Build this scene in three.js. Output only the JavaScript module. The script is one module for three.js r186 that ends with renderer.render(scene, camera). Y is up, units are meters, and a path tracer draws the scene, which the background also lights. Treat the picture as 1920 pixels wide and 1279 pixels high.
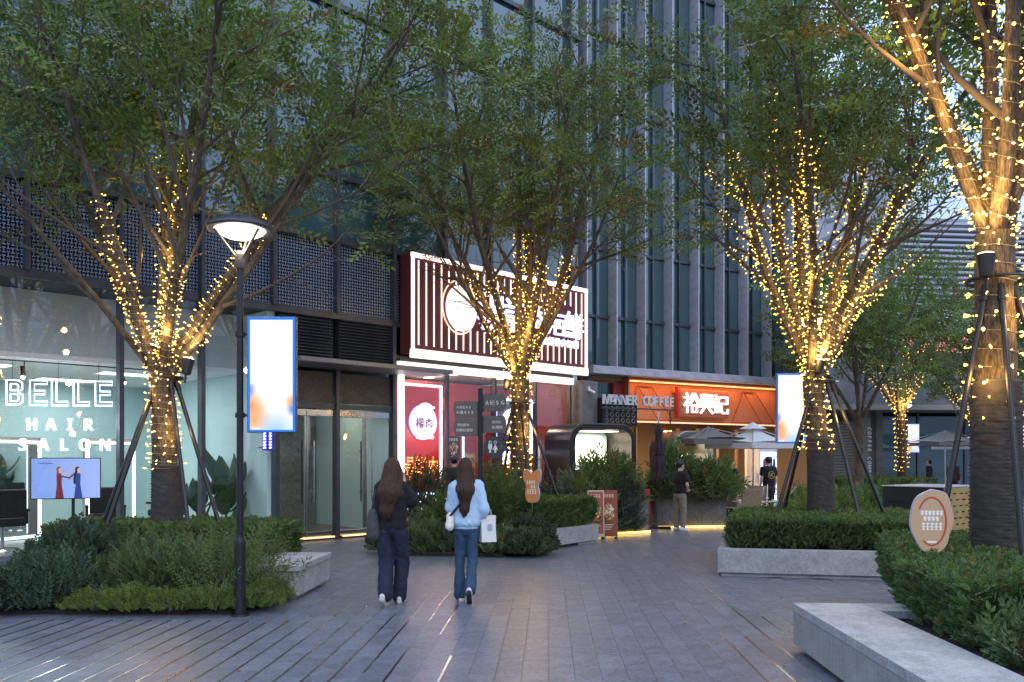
import * as THREE from 'three';
import { mergeGeometries, mergeVertices } from 'three/addons/utils/BufferGeometryUtils.js';
import { RoundedBoxGeometry } from 'three/addons/geometries/RoundedBoxGeometry.js';
import { TextGeometry } from 'three/addons/geometries/TextGeometry.js';
import { FontLoader } from 'three/addons/loaders/FontLoader.js';
import { ImprovedNoise } from 'three/addons/math/ImprovedNoise.js';

// ---------- camera (level, shifted lens), sky, weak low sun, exposure ----------
const scene = new THREE.Scene();
const EYE = 1.62, FPX = 1600;                       // eye height in metres, focal length in photo pixels
const camera = new THREE.PerspectiveCamera(2 * Math.atan(862 / FPX) * 180 / Math.PI, 1920 / 1724, 0.1, 600);
camera.position.set(0, EYE, 0);
camera.setViewOffset(1920, 1724, 0, 0, 1920, 1279);
const V3 = (x, y, z) => new THREE.Vector3(x, y, z);
const noiseGen = new ImprovedNoise();
{
  const W = 512, H = 256, d = new Float32Array(W * H * 4);
  for (let j = 0; j < H; j++) for (let i = 0; i < W; i++) {
    const el = ((j + 0.5) / H - 0.5) * Math.PI, az = (i / W) * Math.PI * 2, s = Math.max(0, Math.sin(el));
    const k = (1 + 2 * s) / 3, c = Math.cos(el);
    const n = noiseGen.noise(Math.cos(az) * c * 2.2 + 7, s * 5, Math.sin(az) * c * 2.2) * 0.10;
    const o = (j * W + i) * 4;
    const zn = [0.82, 1.08, 1.60];                     // dusk under thin high cloud: brighter overhead
    for (let q = 0; q < 3; q++) d[o + q] = zn[q] * k * (1 + n);
    d[o + 3] = 1;
  }
  const t = new THREE.DataTexture(d, W, H, THREE.RGBAFormat, THREE.FloatType);
  t.mapping = THREE.EquirectangularReflectionMapping; t.magFilter = THREE.LinearFilter; t.needsUpdate = true;
  scene.background = t; scene.environment = t;
}
const sun = new THREE.DirectionalLight(new THREE.Color(1.0, 0.93, 0.86), 0.5);
sun.position.set(14, 22, 20); sun.target.position.set(0, 0, -12); sun.castShadow = true; sun.shadow.radius = 60;
Object.assign(sun.shadow.camera, { left: -40, right: 40, top: 40, bottom: -40, near: 1, far: 120 });
scene.add(sun, sun.target);
const renderer = new THREE.WebGLRenderer({ antialias: true });
renderer.toneMapping = THREE.LinearToneMapping; renderer.toneMappingExposure = 1.72; renderer.shadowMap.enabled = true;

// ---------- helpers ----------
function rng(seed) { let a = seed >>> 0; return () => { a = (a + 0x6D2B79F5) | 0; let t = Math.imul(a ^ (a >>> 15), 1 | a); t = (t + Math.imul(t ^ (t >>> 7), 61 | t)) ^ t; return ((t ^ (t >>> 14)) >>> 0) / 4294967296; }; }
const R0 = rng(20240611);
const rr = (a, b, r = R0) => a + (b - a) * r();
const gx = (px, Z) => (px - 960) / FPX * Z;          // metres right of the lens axis at depth Z
const hy = (py, Z) => EYE + (862 - py) / FPX * Z;    // metres above the ground at depth Z
const used = {};
function numbered(n) { if (used[n] === undefined) { used[n] = 0; return n; } used[n]++; return n + '_' + String(used[n]).padStart(3, '0'); }
function std(color, roughness = 0.8, metalness = 0, extra = {}) {
  const c = Array.isArray(color) ? new THREE.Color().setRGB(...color) : new THREE.Color(color);
  return new THREE.MeshPhysicalMaterial({ color: c, roughness, metalness, ...extra });
}
function glow(color, k, base = [0.8, 0.8, 0.8]) {
  return new THREE.MeshStandardMaterial({ color: new THREE.Color().setRGB(...base), roughness: 0.6, emissive: new THREE.Color().setRGB(...color), emissiveIntensity: k });
}
function geoList(g) { return Array.isArray(g) ? (g.length === 1 ? g[0] : mergeGeometries(g.map(x => clean(x)))) : g; }
function clean(g) {
  const h = g.index ? g.toNonIndexed() : g.clone();
  for (const k of Object.keys(h.attributes)) if (!['position', 'normal', 'uv'].includes(k)) h.deleteAttribute(k);
  if (!h.attributes.normal) h.computeVertexNormals();
  if (!h.attributes.uv) h.setAttribute('uv', new THREE.BufferAttribute(new Float32Array(h.attributes.position.count * 2), 2));
  h.clearGroups();
  return h;
}
function obj(name, geometries, material, parent = scene) {
  const m = new THREE.Mesh(geoList(geometries), material);
  m.name = parent === scene ? numbered(name) : name; m.castShadow = m.receiveShadow = true; parent.add(m); return m;
}
function tag(o, label, category, group, kind) {
  o.userData.label = label; o.userData.category = category;
  if (group) o.userData.group = group; if (kind) o.userData.kind = kind; return o;
}
function thing(name, label, category, pos = [0, 0, 0], turn = 0, group) {
  const o = new THREE.Group(); o.name = numbered(name); o.position.set(...pos); o.rotation.y = turn; scene.add(o);
  return tag(o, label, category, group);
}
function setting(name, geometries, material) { const m = obj(name, geometries, material); m.userData.kind = 'structure'; return m; }
// box-projected uv in metres
function muv(g, off = 0) {
  g = g.index ? g.toNonIndexed() : g; const p = g.attributes.position, n = g.attributes.normal, uv = new Float32Array(p.count * 2);
  for (let i = 0; i < p.count; i++) {
    const ax = Math.abs(n.getX(i)), ay = Math.abs(n.getY(i)), az = Math.abs(n.getZ(i));
    let u, v; if (ay >= ax && ay >= az) { u = p.getX(i); v = p.getZ(i); } else if (ax >= az) { u = p.getZ(i); v = p.getY(i); } else { u = p.getX(i); v = p.getY(i); }
    uv[2 * i] = u + off; uv[2 * i + 1] = v + off * 0.7;
  }
  g.setAttribute('uv', new THREE.BufferAttribute(uv, 2)); return g;
}
const box = (w, h, d, x = 0, y = 0, z = 0) => muv(new THREE.BoxGeometry(w, h, d).translate(x, y, z));
const rbox = (w, h, d, x = 0, y = 0, z = 0, r = 0.01) => muv(new RoundedBoxGeometry(w, h, d, 1, r).translate(x, y, z));
const cyl = (r1, r2, h, x = 0, y = 0, z = 0, n = 16) => new THREE.CylinderGeometry(r1, r2, h, n).translate(x, y, z);
function rod(a, b, r, n = 8, r2 = r) {
  const d = V3().subVectors(b, a), g = new THREE.CylinderGeometry(r2, r, d.length(), n);
  g.applyQuaternion(new THREE.Quaternion().setFromUnitVectors(V3(0, 1, 0), d.clone().normalize()));
  return g.translate((a.x + b.x) / 2, (a.y + b.y) / 2, (a.z + b.z) / 2);
}
const lathe = (pts, n = 24) => new THREE.LatheGeometry(pts.map(([x, y]) => new THREE.Vector2(x, y)), n);
// tube of varying radius along points
function limb(pts, rads, sides = 8, cap = true) {
  const n = pts.length, pos = [], nor = [], uv = [], idx = []; let t = V3(), u = V3(1, 0, 0), len = 0;
  for (let i = 0; i < n; i++) {
    t.subVectors(pts[Math.min(n - 1, i + 1)], pts[Math.max(0, i - 1)]).normalize();
    u.addScaledVector(t, -u.dot(t)); if (u.lengthSq() < 1e-6) u.set(0, 0, 1).addScaledVector(t, -t.z); u.normalize();
    const w = V3().crossVectors(t, u); if (i) len += pts[i].distanceTo(pts[i - 1]);
    for (let k = 0; k <= sides; k++) {
      const a = k / sides * Math.PI * 2, c = Math.cos(a), s = Math.sin(a), nx = u.x * c + w.x * s, ny = u.y * c + w.y * s, nz = u.z * c + w.z * s;
      pos.push(pts[i].x + nx * rads[i], pts[i].y + ny * rads[i], pts[i].z + nz * rads[i]); nor.push(nx, ny, nz); uv.push(k / sides * Math.max(0.1, 6.28 * rads[0]), len);
    }
  }
  const q = sides + 1;
  for (let i = 0; i < n - 1; i++) for (let k = 0; k < sides; k++) { const a = i * q + k; idx.push(a, a + 1, a + q, a + 1, a + q + 1, a + q); }
  const g = new THREE.BufferGeometry();
  g.setAttribute('position', new THREE.Float32BufferAttribute(pos, 3)); g.setAttribute('normal', new THREE.Float32BufferAttribute(nor, 3)); g.setAttribute('uv', new THREE.Float32BufferAttribute(uv, 2)); g.setIndex(idx);
  return g;
}
const wire = (pts, r, sides = 5) => limb(pts, pts.map(() => r), sides);
// noise textures
function tex(w, h, f, srgb = true) {
  const d = new Uint8Array(w * h * 4);
  for (let j = 0; j < h; j++) for (let i = 0; i < w; i++) { const c = f(i / w, j / h, i, j), o = (j * w + i) * 4; for (let q = 0; q < 3; q++) d[o + q] = Math.max(0, Math.min(255, c[q] * 255)); d[o + 3] = 255; }
  const t = new THREE.DataTexture(d, w, h); t.wrapS = t.wrapT = THREE.RepeatWrapping; t.magFilter = THREE.LinearFilter; t.minFilter = THREE.LinearMipmapLinearFilter; t.generateMipmaps = true;
  if (srgb) t.colorSpace = THREE.SRGBColorSpace; t.needsUpdate = true; return t;
}
// tiling value noise on a period
function tnoise(period, seed) {
  const r = rng(seed), g = Array.from({ length: period * period }, () => r());
  return (u, v) => { const x = u * period, y = v * period, i = Math.floor(x), j = Math.floor(y), a = x - i, b = y - j, s = a * a * (3 - 2 * a), t = b * b * (3 - 2 * b), q = (m, n) => g[((n % period + period) % period) * period + ((m % period + period) % period)];
    return (q(i, j) * (1 - s) + q(i + 1, j) * s) * (1 - t) + (q(i, j + 1) * (1 - s) + q(i + 1, j + 1) * s) * t; };
}
const nA = tnoise(8, 1), nB = tnoise(32, 2), nC = tnoise(128, 3), nD = tnoise(256, 4);
const TEX = {
  granite: tex(512, 512, (u, v) => { const k = 0.80 + 0.16 * (nA(u, v) - .5) + 0.16 * (nB(u, v) - .5) + 0.18 * (nC(u, v) - .5) + 0.32 * (nD(u, v) - .5); return [k, k, k]; }),
  speck: tex(512, 512, (u, v) => { const s = nD(u, v), k = 0.86 + 0.12 * (nA(u, v) - .5) + 0.10 * (nB(u, v) - .5) - (s > 0.78 ? 0.30 : 0) + (s < 0.15 ? 0.1 : 0); return [k, k, k * .99]; }),
  bark: tex(256, 512, (u, v) => { const k = 0.72 + 0.4 * (nB(u * 2, v * .5) - .5) + 0.35 * (nC(u, v * .25) - .5) + .3 * (nA(u, v) - .5); return [k, k * .97, k * .92]; }),
  streak: tex(512, 512, (u, v) => { const s = nD(u, v), w = nB(u, v * .06), w2 = nC(u, v * .03), k = 0.84 + 0.10 * (nA(u, v) - .5) - (s > 0.78 ? 0.26 : 0) - Math.max(0, w - .6) * .16 - Math.max(0, w2 - .7) * .12; return [k, k * .985, k * .96]; }),
  rough: tex(256, 256, (u, v) => { const k = 0.5 + 0.5 * (nC(u, v) - .5) + 0.5 * (nB(u, v) - .5); return [k, k, k]; }, false),
  metal: tex(256, 256, (u, v) => { const k = 0.9 + .12 * (nA(u, v) - .5) + .08 * (nC(u * .1, v) - .5); return [k, k, k]; }),
  cloth: tex(256, 256, (u, v, i, j) => { const k = 0.82 + .12 * (nB(u, v) - .5) + .14 * (nD(u, v) - .5) + ((i + j) % 4 < 2 ? .03 : -.03); return [k, k, k]; }),
};
// one material library
const MAT = {
  mortar: std([0.16, 0.168, 0.19], 0.95),
  slab: [0, 1, 2, 3].map(i => std([[0.205, 0.218, 0.258], [0.210, 0.223, 0.263], [0.201, 0.213, 0.252], [0.207, 0.219, 0.257]][i], 0.38 + i * .01, 0, { map: TEX.granite, bumpMap: TEX.rough, bumpScale: 0.0004 })),
  steelStrip: std([0.50, 0.50, 0.50], 0.22, 1),
  granite: std([0.46, 0.465, 0.47], 0.7, 0, { map: TEX.speck, bumpMap: TEX.rough, bumpScale: 0.001 }),
  graniteSide: std([0.46, 0.465, 0.47], 0.75, 0, { map: TEX.streak, bumpMap: TEX.rough, bumpScale: 0.001 }),
  soil: std([0.035, 0.027, 0.02], 1, 0, { map: TEX.granite, bumpMap: TEX.rough, bumpScale: 0.02 }),
  frame: std([0.095, 0.105, 0.125], 0.42, 0.5, { map: TEX.metal }),
  fin: std([0.52, 0.51, 0.56], 0.5, 0.1, { map: TEX.metal }),
  black: std([0.012, 0.012, 0.014], 0.45, 0.2),
  blackPaint: std([0.018, 0.018, 0.022], 0.35, 0.3),
  steel: std([0.55, 0.53, 0.50], 0.22, 1),
  white: std([0.78, 0.78, 0.76], 0.6),
  wallPaint: std([0.54, 0.72, 0.72], 0.8),
  concrete: std([0.22, 0.205, 0.185], 0.85, 0, { map: TEX.granite, bumpMap: TEX.rough, bumpScale: 0.003 }),
  bark: std([0.17, 0.135, 0.10], 0.9, 0, { map: TEX.bark, bumpMap: TEX.bark, bumpScale: 0.012 }),
  twig: std([0.085, 0.068, 0.053], 0.9),
  rope: std([0.085, 0.075, 0.066], 0.95, 0, { map: TEX.cloth }),
  pane: new THREE.MeshPhysicalMaterial({ color: 0xffffff, roughness: 0.0, transmission: 1, thickness: 0, ior: 1.5 }),
  coated: std([0.034, 0.085, 0.10], 0.03, 0, { ior: 2.2 }),
  skin: std([0.55, 0.36, 0.27], 0.55),
  hair: std([0.050, 0.023, 0.014], 0.62, 0, { specularIntensity: .5 }),
};
function leafMat(c, t = 0.35) { return new THREE.MeshPhysicalMaterial({ color: new THREE.Color().setRGB(...c), roughness: 0.75, transmission: t, thickness: 0, ior: 1.4, side: THREE.DoubleSide }); }
// surface nets: mesh of f(x,y,z) < 0 inside lo..hi
function sdfMesh(f, lo, hi, cell) {
  const nx = Math.ceil((hi[0] - lo[0]) / cell) + 1, ny = Math.ceil((hi[1] - lo[1]) / cell) + 1, nz = Math.ceil((hi[2] - lo[2]) / cell) + 1;
  const F = new Float32Array(nx * ny * nz), id = (i, j, k) => (k * ny + j) * nx + i;
  for (let k = 0; k < nz; k++) for (let j = 0; j < ny; j++) for (let i = 0; i < nx; i++) F[id(i, j, k)] = f(lo[0] + i * cell, lo[1] + j * cell, lo[2] + k * cell);
  const vid = new Int32Array(nx * ny * nz).fill(-1), pos = [], idx = [];
  const C = [[0,0,0],[1,0,0],[0,1,0],[1,1,0],[0,0,1],[1,0,1],[0,1,1],[1,1,1]], E = [[0,1],[2,3],[4,5],[6,7],[0,2],[1,3],[4,6],[5,7],[0,4],[1,5],[2,6],[3,7]];
  for (let k = 0; k < nz - 1; k++) for (let j = 0; j < ny - 1; j++) for (let i = 0; i < nx - 1; i++) {
    const v = C.map(c => F[id(i + c[0], j + c[1], k + c[2])]); let m = 0; v.forEach((x, q) => { if (x < 0) m |= 1 << q; }); if (m === 0 || m === 255) continue;
    let x = 0, y = 0, z = 0, n = 0;
    for (const [a, b] of E) if ((v[a] < 0) !== (v[b] < 0)) { const t = v[a] / (v[a] - v[b]); x += C[a][0] + (C[b][0] - C[a][0]) * t; y += C[a][1] + (C[b][1] - C[a][1]) * t; z += C[a][2] + (C[b][2] - C[a][2]) * t; n++; }
    vid[id(i, j, k)] = pos.length / 3; pos.push(lo[0] + (i + x / n) * cell, lo[1] + (j + y / n) * cell, lo[2] + (k + z / n) * cell);
  }
  const quad = (a, b, c, d, flip) => { if (a < 0 || b < 0 || c < 0 || d < 0) return; flip ? idx.push(a, c, b, a, d, c) : idx.push(a, b, c, a, c, d); };
  for (let k = 1; k < nz - 1; k++) for (let j = 1; j < ny - 1; j++) for (let i = 1; i < nx - 1; i++) {
    const s = F[id(i, j, k)] < 0;
    if (s !== F[id(i + 1, j, k)] < 0) quad(vid[id(i, j - 1, k - 1)], vid[id(i, j, k - 1)], vid[id(i, j, k)], vid[id(i, j - 1, k)], !s);
    if (s !== F[id(i, j + 1, k)] < 0) quad(vid[id(i - 1, j, k - 1)], vid[id(i, j, k - 1)], vid[id(i, j, k)], vid[id(i - 1, j, k)], s);
    if (s !== F[id(i, j, k + 1)] < 0) quad(vid[id(i - 1, j - 1, k)], vid[id(i, j - 1, k)], vid[id(i, j, k)], vid[id(i - 1, j, k)], !s);
  }
  const g = new THREE.BufferGeometry(); g.setAttribute('position', new THREE.Float32BufferAttribute(pos, 3)); g.setIndex(idx);
  const nor = new Float32Array(pos.length), e = cell * .5;
  for (let i = 0; i < pos.length; i += 3) { const [x, y, z] = [pos[i], pos[i + 1], pos[i + 2]]; const a = f(x + e, y, z) - f(x - e, y, z), b = f(x, y + e, z) - f(x, y - e, z), c = f(x, y, z + e) - f(x, y, z - e), l = Math.hypot(a, b, c) || 1; nor[i] = a / l; nor[i + 1] = b / l; nor[i + 2] = c / l; }
  g.setAttribute('normal', new THREE.BufferAttribute(nor, 3));
  const uv = new Float32Array(pos.length / 3 * 2); for (let i = 0; i < uv.length / 2; i++) { uv[2 * i] = pos[3 * i] * 3 + pos[3 * i + 2]; uv[2 * i + 1] = pos[3 * i + 1] * 3; }
  g.setAttribute('uv', new THREE.BufferAttribute(uv, 2));
  return g;
}
const font = { bold: await new FontLoader().loadAsync('fonts/droid/droid_sans_bold.typeface.json'), reg: await new FontLoader().loadAsync('fonts/droid/droid_sans_regular.typeface.json') };
function text(s, size, depth = 0.02, f = 'bold') { const g = new TextGeometry(s, { font: font[f], size, depth, curveSegments: 4 }); g.computeBoundingBox(); const b = g.boundingBox; return g.translate(-(b.min.x + b.max.x) / 2, -(b.min.y + b.max.y) / 2, 0); }
// brush characters: polylines on a 100-grid (y up), built as bars
const GLYPH = {
  ji: [[[12,92],[22,84]],[[4,74],[36,74]],[[10,60],[32,60]],[[10,47],[32,47]],[[10,34],[32,34],[32,10],[10,10],[10,34]],[[46,84],[90,84],[90,52],[50,52]],[[50,52],[50,12],[60,6],[92,6],[95,22]]],
  yu: [[[18,96],[26,88]],[[4,76],[38,76],[6,38]],[[24,56],[24,4]],[[30,50],[40,40]],[[58,94],[46,70]],[[74,94],[94,70]],[[70,80],[44,46]],[[70,80],[98,46]],[[56,38],[86,38],[86,6],[56,6],[56,38]]],
  xing: [[[18,90],[14,40]],[[8,66],[24,66]],[[14,90],[28,92]],[[36,92],[66,92],[66,44],[36,44],[36,92]],[[44,78],[58,78]],[[44,66],[58,66],[58,54],[44,54],[44,66]],[[74,92],[88,90],[88,40]],[[78,66],[92,66]],[[4,34],[98,34]],[[34,26],[14,4]],[[66,26],[90,4]]],
  yang: [[[4,68],[40,68]],[[22,96],[22,4]],[[22,60],[4,30]],[[24,58],[38,44]],[[50,94],[88,94],[88,66],[50,66],[50,94]],[[50,80],[88,80]],[[42,54],[98,54]],[[60,50],[44,28]],[[50,40],[92,40],[84,6],[74,10]],[[66,38],[50,8]],[[80,38],[64,8]]],
  rou: [[[16,78],[16,4]],[[16,78],[86,78],[86,8],[76,6]],[[50,98],[48,74],[28,52]],[[50,70],[74,52]],[[50,46],[28,20]],[[50,42],[74,22]]],
  jiang: [[[4,86],[14,76]],[[4,58],[14,48]],[[4,8],[20,34]],[[34,94],[24,66]],[[40,80],[96,80]],[[36,60],[92,60],[88,8],[40,8],[44,60]],[[30,34],[98,34]],[[62,56],[66,42]]],
  xian: [[[20,98],[4,70]],[[14,84],[38,84],[28,68]],[[8,68],[42,68],[42,36],[8,36],[8,68]],[[8,52],[42,52]],[[25,68],[25,36]],[[6,20],[2,6]],[[18,20],[20,6]],[[32,20],[34,6]],[[46,20],[50,6]],[[60,94],[66,82]],[[90,94],[82,82]],[[54,76],[98,76]],[[58,54],[94,54]],[[50,32],[100,32]],[[76,76],[76,2]]],
};
function glyph(key, size, w = 9, depth = 0.03) {
  const s = size / 100, out = [];
  for (const line of GLYPH[key]) for (let i = 0; i + 1 < line.length; i++) {
    const [x0, y0] = line[i], [x1, y1] = line[i + 1], l = Math.hypot(x1 - x0, y1 - y0) + w * .9;
    out.push(new THREE.BoxGeometry(l * s, w * s, depth * (1 + .02 * i)).rotateZ(Math.atan2(y1 - y0, x1 - x0)).translate(((x0 + x1) / 2 - 50) * s, ((y0 + y1) / 2 - 50) * s, 0));
  }
  return mergeGeometries(out.map(clean));
}
function canvasTex(w, h, draw) { const c = document.createElement('canvas'); c.width = w; c.height = h; draw(c.getContext('2d'), w, h); const t = new THREE.CanvasTexture(c); t.colorSpace = THREE.SRGBColorSpace; return t; }
function panelMat(t, k = 0, rough = 0.5) { const m = new THREE.MeshStandardMaterial({ map: t, roughness: rough }); if (k) { m.color.set(0x000000); m.map = null; m.emissive.set(0xffffff); m.emissiveMap = t; m.emissiveIntensity = k; } return m; }
function faceUV(w, h, x = 0, y = 0, z = 0) { return new THREE.PlaneGeometry(w, h).translate(x, y, z); }
const later = [];
function lamp(light, pos, parent = scene) { light.position.set(...pos); light.castShadow = true; parent.add(light); return light; }
const scribble = (q, x, y, w, n, h) => { q.lineWidth = 4; for (let i = 0; i < n; i++) { const a = x + i * w / n, b = w / n * .8; q.beginPath(); q.moveTo(a, y + h * .2); q.lineTo(a + b, y + h * .15); q.moveTo(a + b * .5, y); q.lineTo(a + b * .45, y + h); q.moveTo(a, y + h * .55); q.lineTo(a + b, y + h * .6); q.moveTo(a + b * .1, y + h * .95); q.lineTo(a + b * .9, y + h * .9); q.stroke(); } };
// ---------- ground and paving ----------
setting('ground', muv(new THREE.PlaneGeometry(500, 500).rotateX(-Math.PI / 2).translate(0, -0.03, -60)), std([0.13, 0.135, 0.145], 0.8, 0, { map: TEX.granite }));
const paving = new THREE.Group(); paving.name = numbered('pavement'); paving.userData = { kind: 'structure', label: 'grey granite plank paving with steel inlay strips', category: 'pavement' };
paving.rotation.y = -2.43 * Math.PI / 180; scene.add(paving);
{
  obj('mortar_bed', muv(new THREE.PlaneGeometry(44, 36).rotateX(-Math.PI / 2).translate(3, -0.012, -19)), MAT.mortar, paving);
  const W = 0.2, L = 0.9, gap = 0.002, r = rng(77), near = [], far = [[], [], [], []];
  const shared = [0, 1, 2, 3, 4, 5].map(i => { const g = new RoundedBoxGeometry(W - gap, 0.03, L - gap, 1, 0.0015); return muv(g, i * 0.37); });
  for (let c = -52; c < 70; c++) {
    const off = r() * L;
    for (let k = 5; k < 31; k++) {
      const x = (c + .5) * W, z = -(k * L + off), Z = -z, t = Math.floor(r() * 4), dy = (r() - .5) * 0.0006;
      if (Z < 3 || Math.abs(x) > Z * 0.64 + .6) continue;
      const bedL = x < -3.3 && Z > 9.2 && Z < 12.6, bedR = x > 2.9 && Z > 11.9 && Z < 14, bench = x > 2.15 && Z < 7.3;
      if (bedL || bedR || bench) continue;
      const inFrame = Z > 6.1 && Math.abs(x + .05) < Z * 0.6;
      if (inFrame && Z < 9.6 && !(x < -2.4 && Z > 8.6)) near.push({ x, z, t, dy, Z }); else far[t].push(clean(muv(new THREE.BoxGeometry(W - gap, 0.03, L - gap), r() * 9)).translate(x, -0.015 + dy, z));
    }
  }
  near.sort((a, b) => a.Z - b.Z);
  near.forEach((s, i) => {
    if (i < 300) { const m = obj('paving_slab', shared[i % 6], MAT.slab[s.t], paving); m.position.set(s.x, -0.015 + s.dy, s.z); }
    else far[s.t].push(clean(muv(new THREE.BoxGeometry(W - gap, 0.03, L - gap), i)).translate(s.x, -0.015 + s.dy, s.z));
  });
  far.forEach((g, i) => { const m = obj('paving_slabs_beyond', mergeGeometries(g), MAT.slab[i], paving); m.userData.kind = 'stuff'; });
  // steel inlay strips lying in the joints
  const strip = (c, z0, z1) => obj('inlay_strip', rbox(0.021, 0.006, z1 - z0, c * W, 0.0005, -(z0 + z1) / 2, 0.001), MAT.steelStrip, paving);
  for (let c = -26; c <= -9; c++) strip(c, 5.2, 8.45);
  strip(-8, 5.6, 8.9); strip(-7, 6.4, 10.2); strip(-6, 5.2, 7.4); strip(-6, 8.5, 10.4); strip(-5, 7.9, 10.3); strip(-4, 6.2, 7.0); strip(-9, 8.7, 10.6); strip(-10, 8.8, 9.6); strip(-11, 8.7, 9.5);
  strip(8, 5.4, 8.0); strip(9, 6.0, 7.9); strip(10, 6.1, 10.9); strip(11, 6.4, 8.9); strip(10.9, 5.2, 6.2); strip(12, 6.8, 8.6); strip(12, 5, 6.3);
}
// stone shore of the beds
function granitePlanter(name, label, pts, h, wall = 0.14, cap = 0.05) {  // pts: closed outline seen from above, counter-clockwise walls as separate stones
  const t = thing(name, label, 'planter', [0, 0, 0]);
  const sh = new THREE.Shape(pts.map(([x, z]) => new THREE.Vector2(x, -z))), inner = new THREE.Shape(inset(pts, wall).map(([x, z]) => new THREE.Vector2(x, -z)));
  sh.holes.push(new THREE.Path(inset(pts, wall).map(([x, z]) => new THREE.Vector2(x, -z))));
  const ring = new THREE.ExtrudeGeometry(sh, { depth: h - 0.06, bevelEnabled: true, bevelSize: 0.006, bevelThickness: 0.006, bevelSegments: 1 }).rotateX(-Math.PI / 2).translate(0, 0.06, 0);
  obj('stone_wall', muv(ring), MAT.granite, t);
  const base = new THREE.Shape(inset(pts, 0.04).map(([x, z]) => new THREE.Vector2(x, -z)));
  obj('recessed_base', muv(new THREE.ExtrudeGeometry(base, { depth: 0.06, bevelEnabled: false }).rotateX(-Math.PI / 2).translate(0, 0.002, 0)), MAT.granite, t);
  obj('soil', muv(new THREE.ExtrudeGeometry(inner, { depth: h - 0.12, bevelEnabled: false }).rotateX(-Math.PI / 2).translate(0, 0.063, 0)), MAT.soil, t);
  return t;
}
function inset(pts, d) {  // works for convex outlines in either direction
  let a = 0; const n = pts.length; for (let i = 0; i < n; i++) { const [x0, z0] = pts[i], [x1, z1] = pts[(i + 1) % n]; a += x0 * z1 - x1 * z0; }
  const s = a > 0 ? 1 : -1, L = pts.map((p, i) => { const q = pts[(i + 1) % n], l = Math.hypot(q[0] - p[0], q[1] - p[1]); const nx = -(q[1] - p[1]) / l * s, nz = (q[0] - p[0]) / l * s; return { x: p[0] + nx * d, z: p[1] + nz * d, dx: (q[0] - p[0]) / l, dz: (q[1] - p[1]) / l }; });
  return L.map((e, i) => { const p = L[(i + n - 1) % n], den = p.dx * e.dz - p.dz * e.dx; const t = ((e.x - p.x) * e.dz - (e.z - p.z) * e.dx) / den; return [p.x + p.dx * t, p.z + p.dz * t]; });
}
function soilBed(name, pts, h, label) {
  const sh = new THREE.Shape(pts.map(([x, z]) => new THREE.Vector2(x, -z)));
  const m = setting(name, muv(new THREE.ExtrudeGeometry(sh, { depth: h, bevelEnabled: true, bevelSize: .02, bevelThickness: .02 }).rotateX(-Math.PI / 2)), MAT.soil); m.userData.label = label; return m;
}
soilBed('planting_bed', [[-7.2, -8.95], [-2.95, -8.95], [-2.6, -9.6], [-2.75, -12.4], [-7.6, -12.4]], 0.02, 'dark soil bed under the shrubs in front of the salon');
soilBed('planting_bed', [[-2.25, -14.5], [-0.2, -14.15], [0.55, -15.2], [1.6, -16.7], [0.6, -17.8], [-2.0, -17.0]], 0.05, 'dark soil bed under the shrubs before the red shop');
granitePlanter('granite_planter', 'low speckled granite planter with a box hedge and string-lit tree before the coffee terrace', [[2.86, -11.84], [5.6, -11.3], [6.9, -14.6], [3.75, -14.9]], 0.38);
granitePlanter('granite_planter', 'low granite planter edge between the shrub bed and the menu boards', [[0.62, -15.28], [1.68, -16.66], [1.2, -17.4], [-0.2, -16.1]], 0.36);
{ // bench-height granite edging in front of the large tree
  const t = thing('granite_bench', 'long pale granite seat edging the hedge under the largest tree', 'bench');
  const top = (x0, x1, z0, z1) => obj('top_slab', rbox(x1 - x0 - .004, 0.07, z1 - z0 - .004, (x0 + x1) / 2, 0.365, -(z0 + z1) / 2, 0.006), MAT.granite, t);
  const ang = -2.43 * Math.PI / 180; t.rotation.y = ang;
  const X = 2.08, L0 = 7.38;
  for (let i = 0; i < 8; i++) top(X, X + .60, L0 - .62 * (i + 1), L0 - .62 * i);
  top(X + .60, X + 1.4, L0 - .36, L0); top(X + 1.4, X + 2.4, L0 - .36, L0); top(X + 2.4, X + 3.4, L0 - .36, L0);
  for (let i = 0; i < 4; i++) obj('side_slab', rbox(.05, .28, 1.236, X + .035, .19, -(L0 - .62 - 1.24 * i) , .004), MAT.graniteSide, t);
  for (let i = 0; i < 3; i++) obj('side_slab', rbox(1.116, .28, .05, X + .57 + 1.12 * i, .19, -(L0 - .035), .004), MAT.granite, t);
  obj('recessed_base', [box(.46, .05, 4.9, X + .32, .025, -(L0 - 2.5)), box(3.2, .05, .24, X + 1.7, .0255, -(L0 - .19))], MAT.granite, t);
  obj('core', [box(.48, .26, 4.8, X + .30, .18, -(L0 - 2.5)), box(3.2, .25, .22, X + 1.7, .175, -(L0 - .2))], MAT.concrete, t);
  const s = soilBed('planting_bed', [[3.0, -3.0], [3.18, -7.0], [6.6, -7.2], [7.5, -10.2], [9, -10], [7, -3]], 0.3, 'soil bed behind the long granite seat'); }
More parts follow.
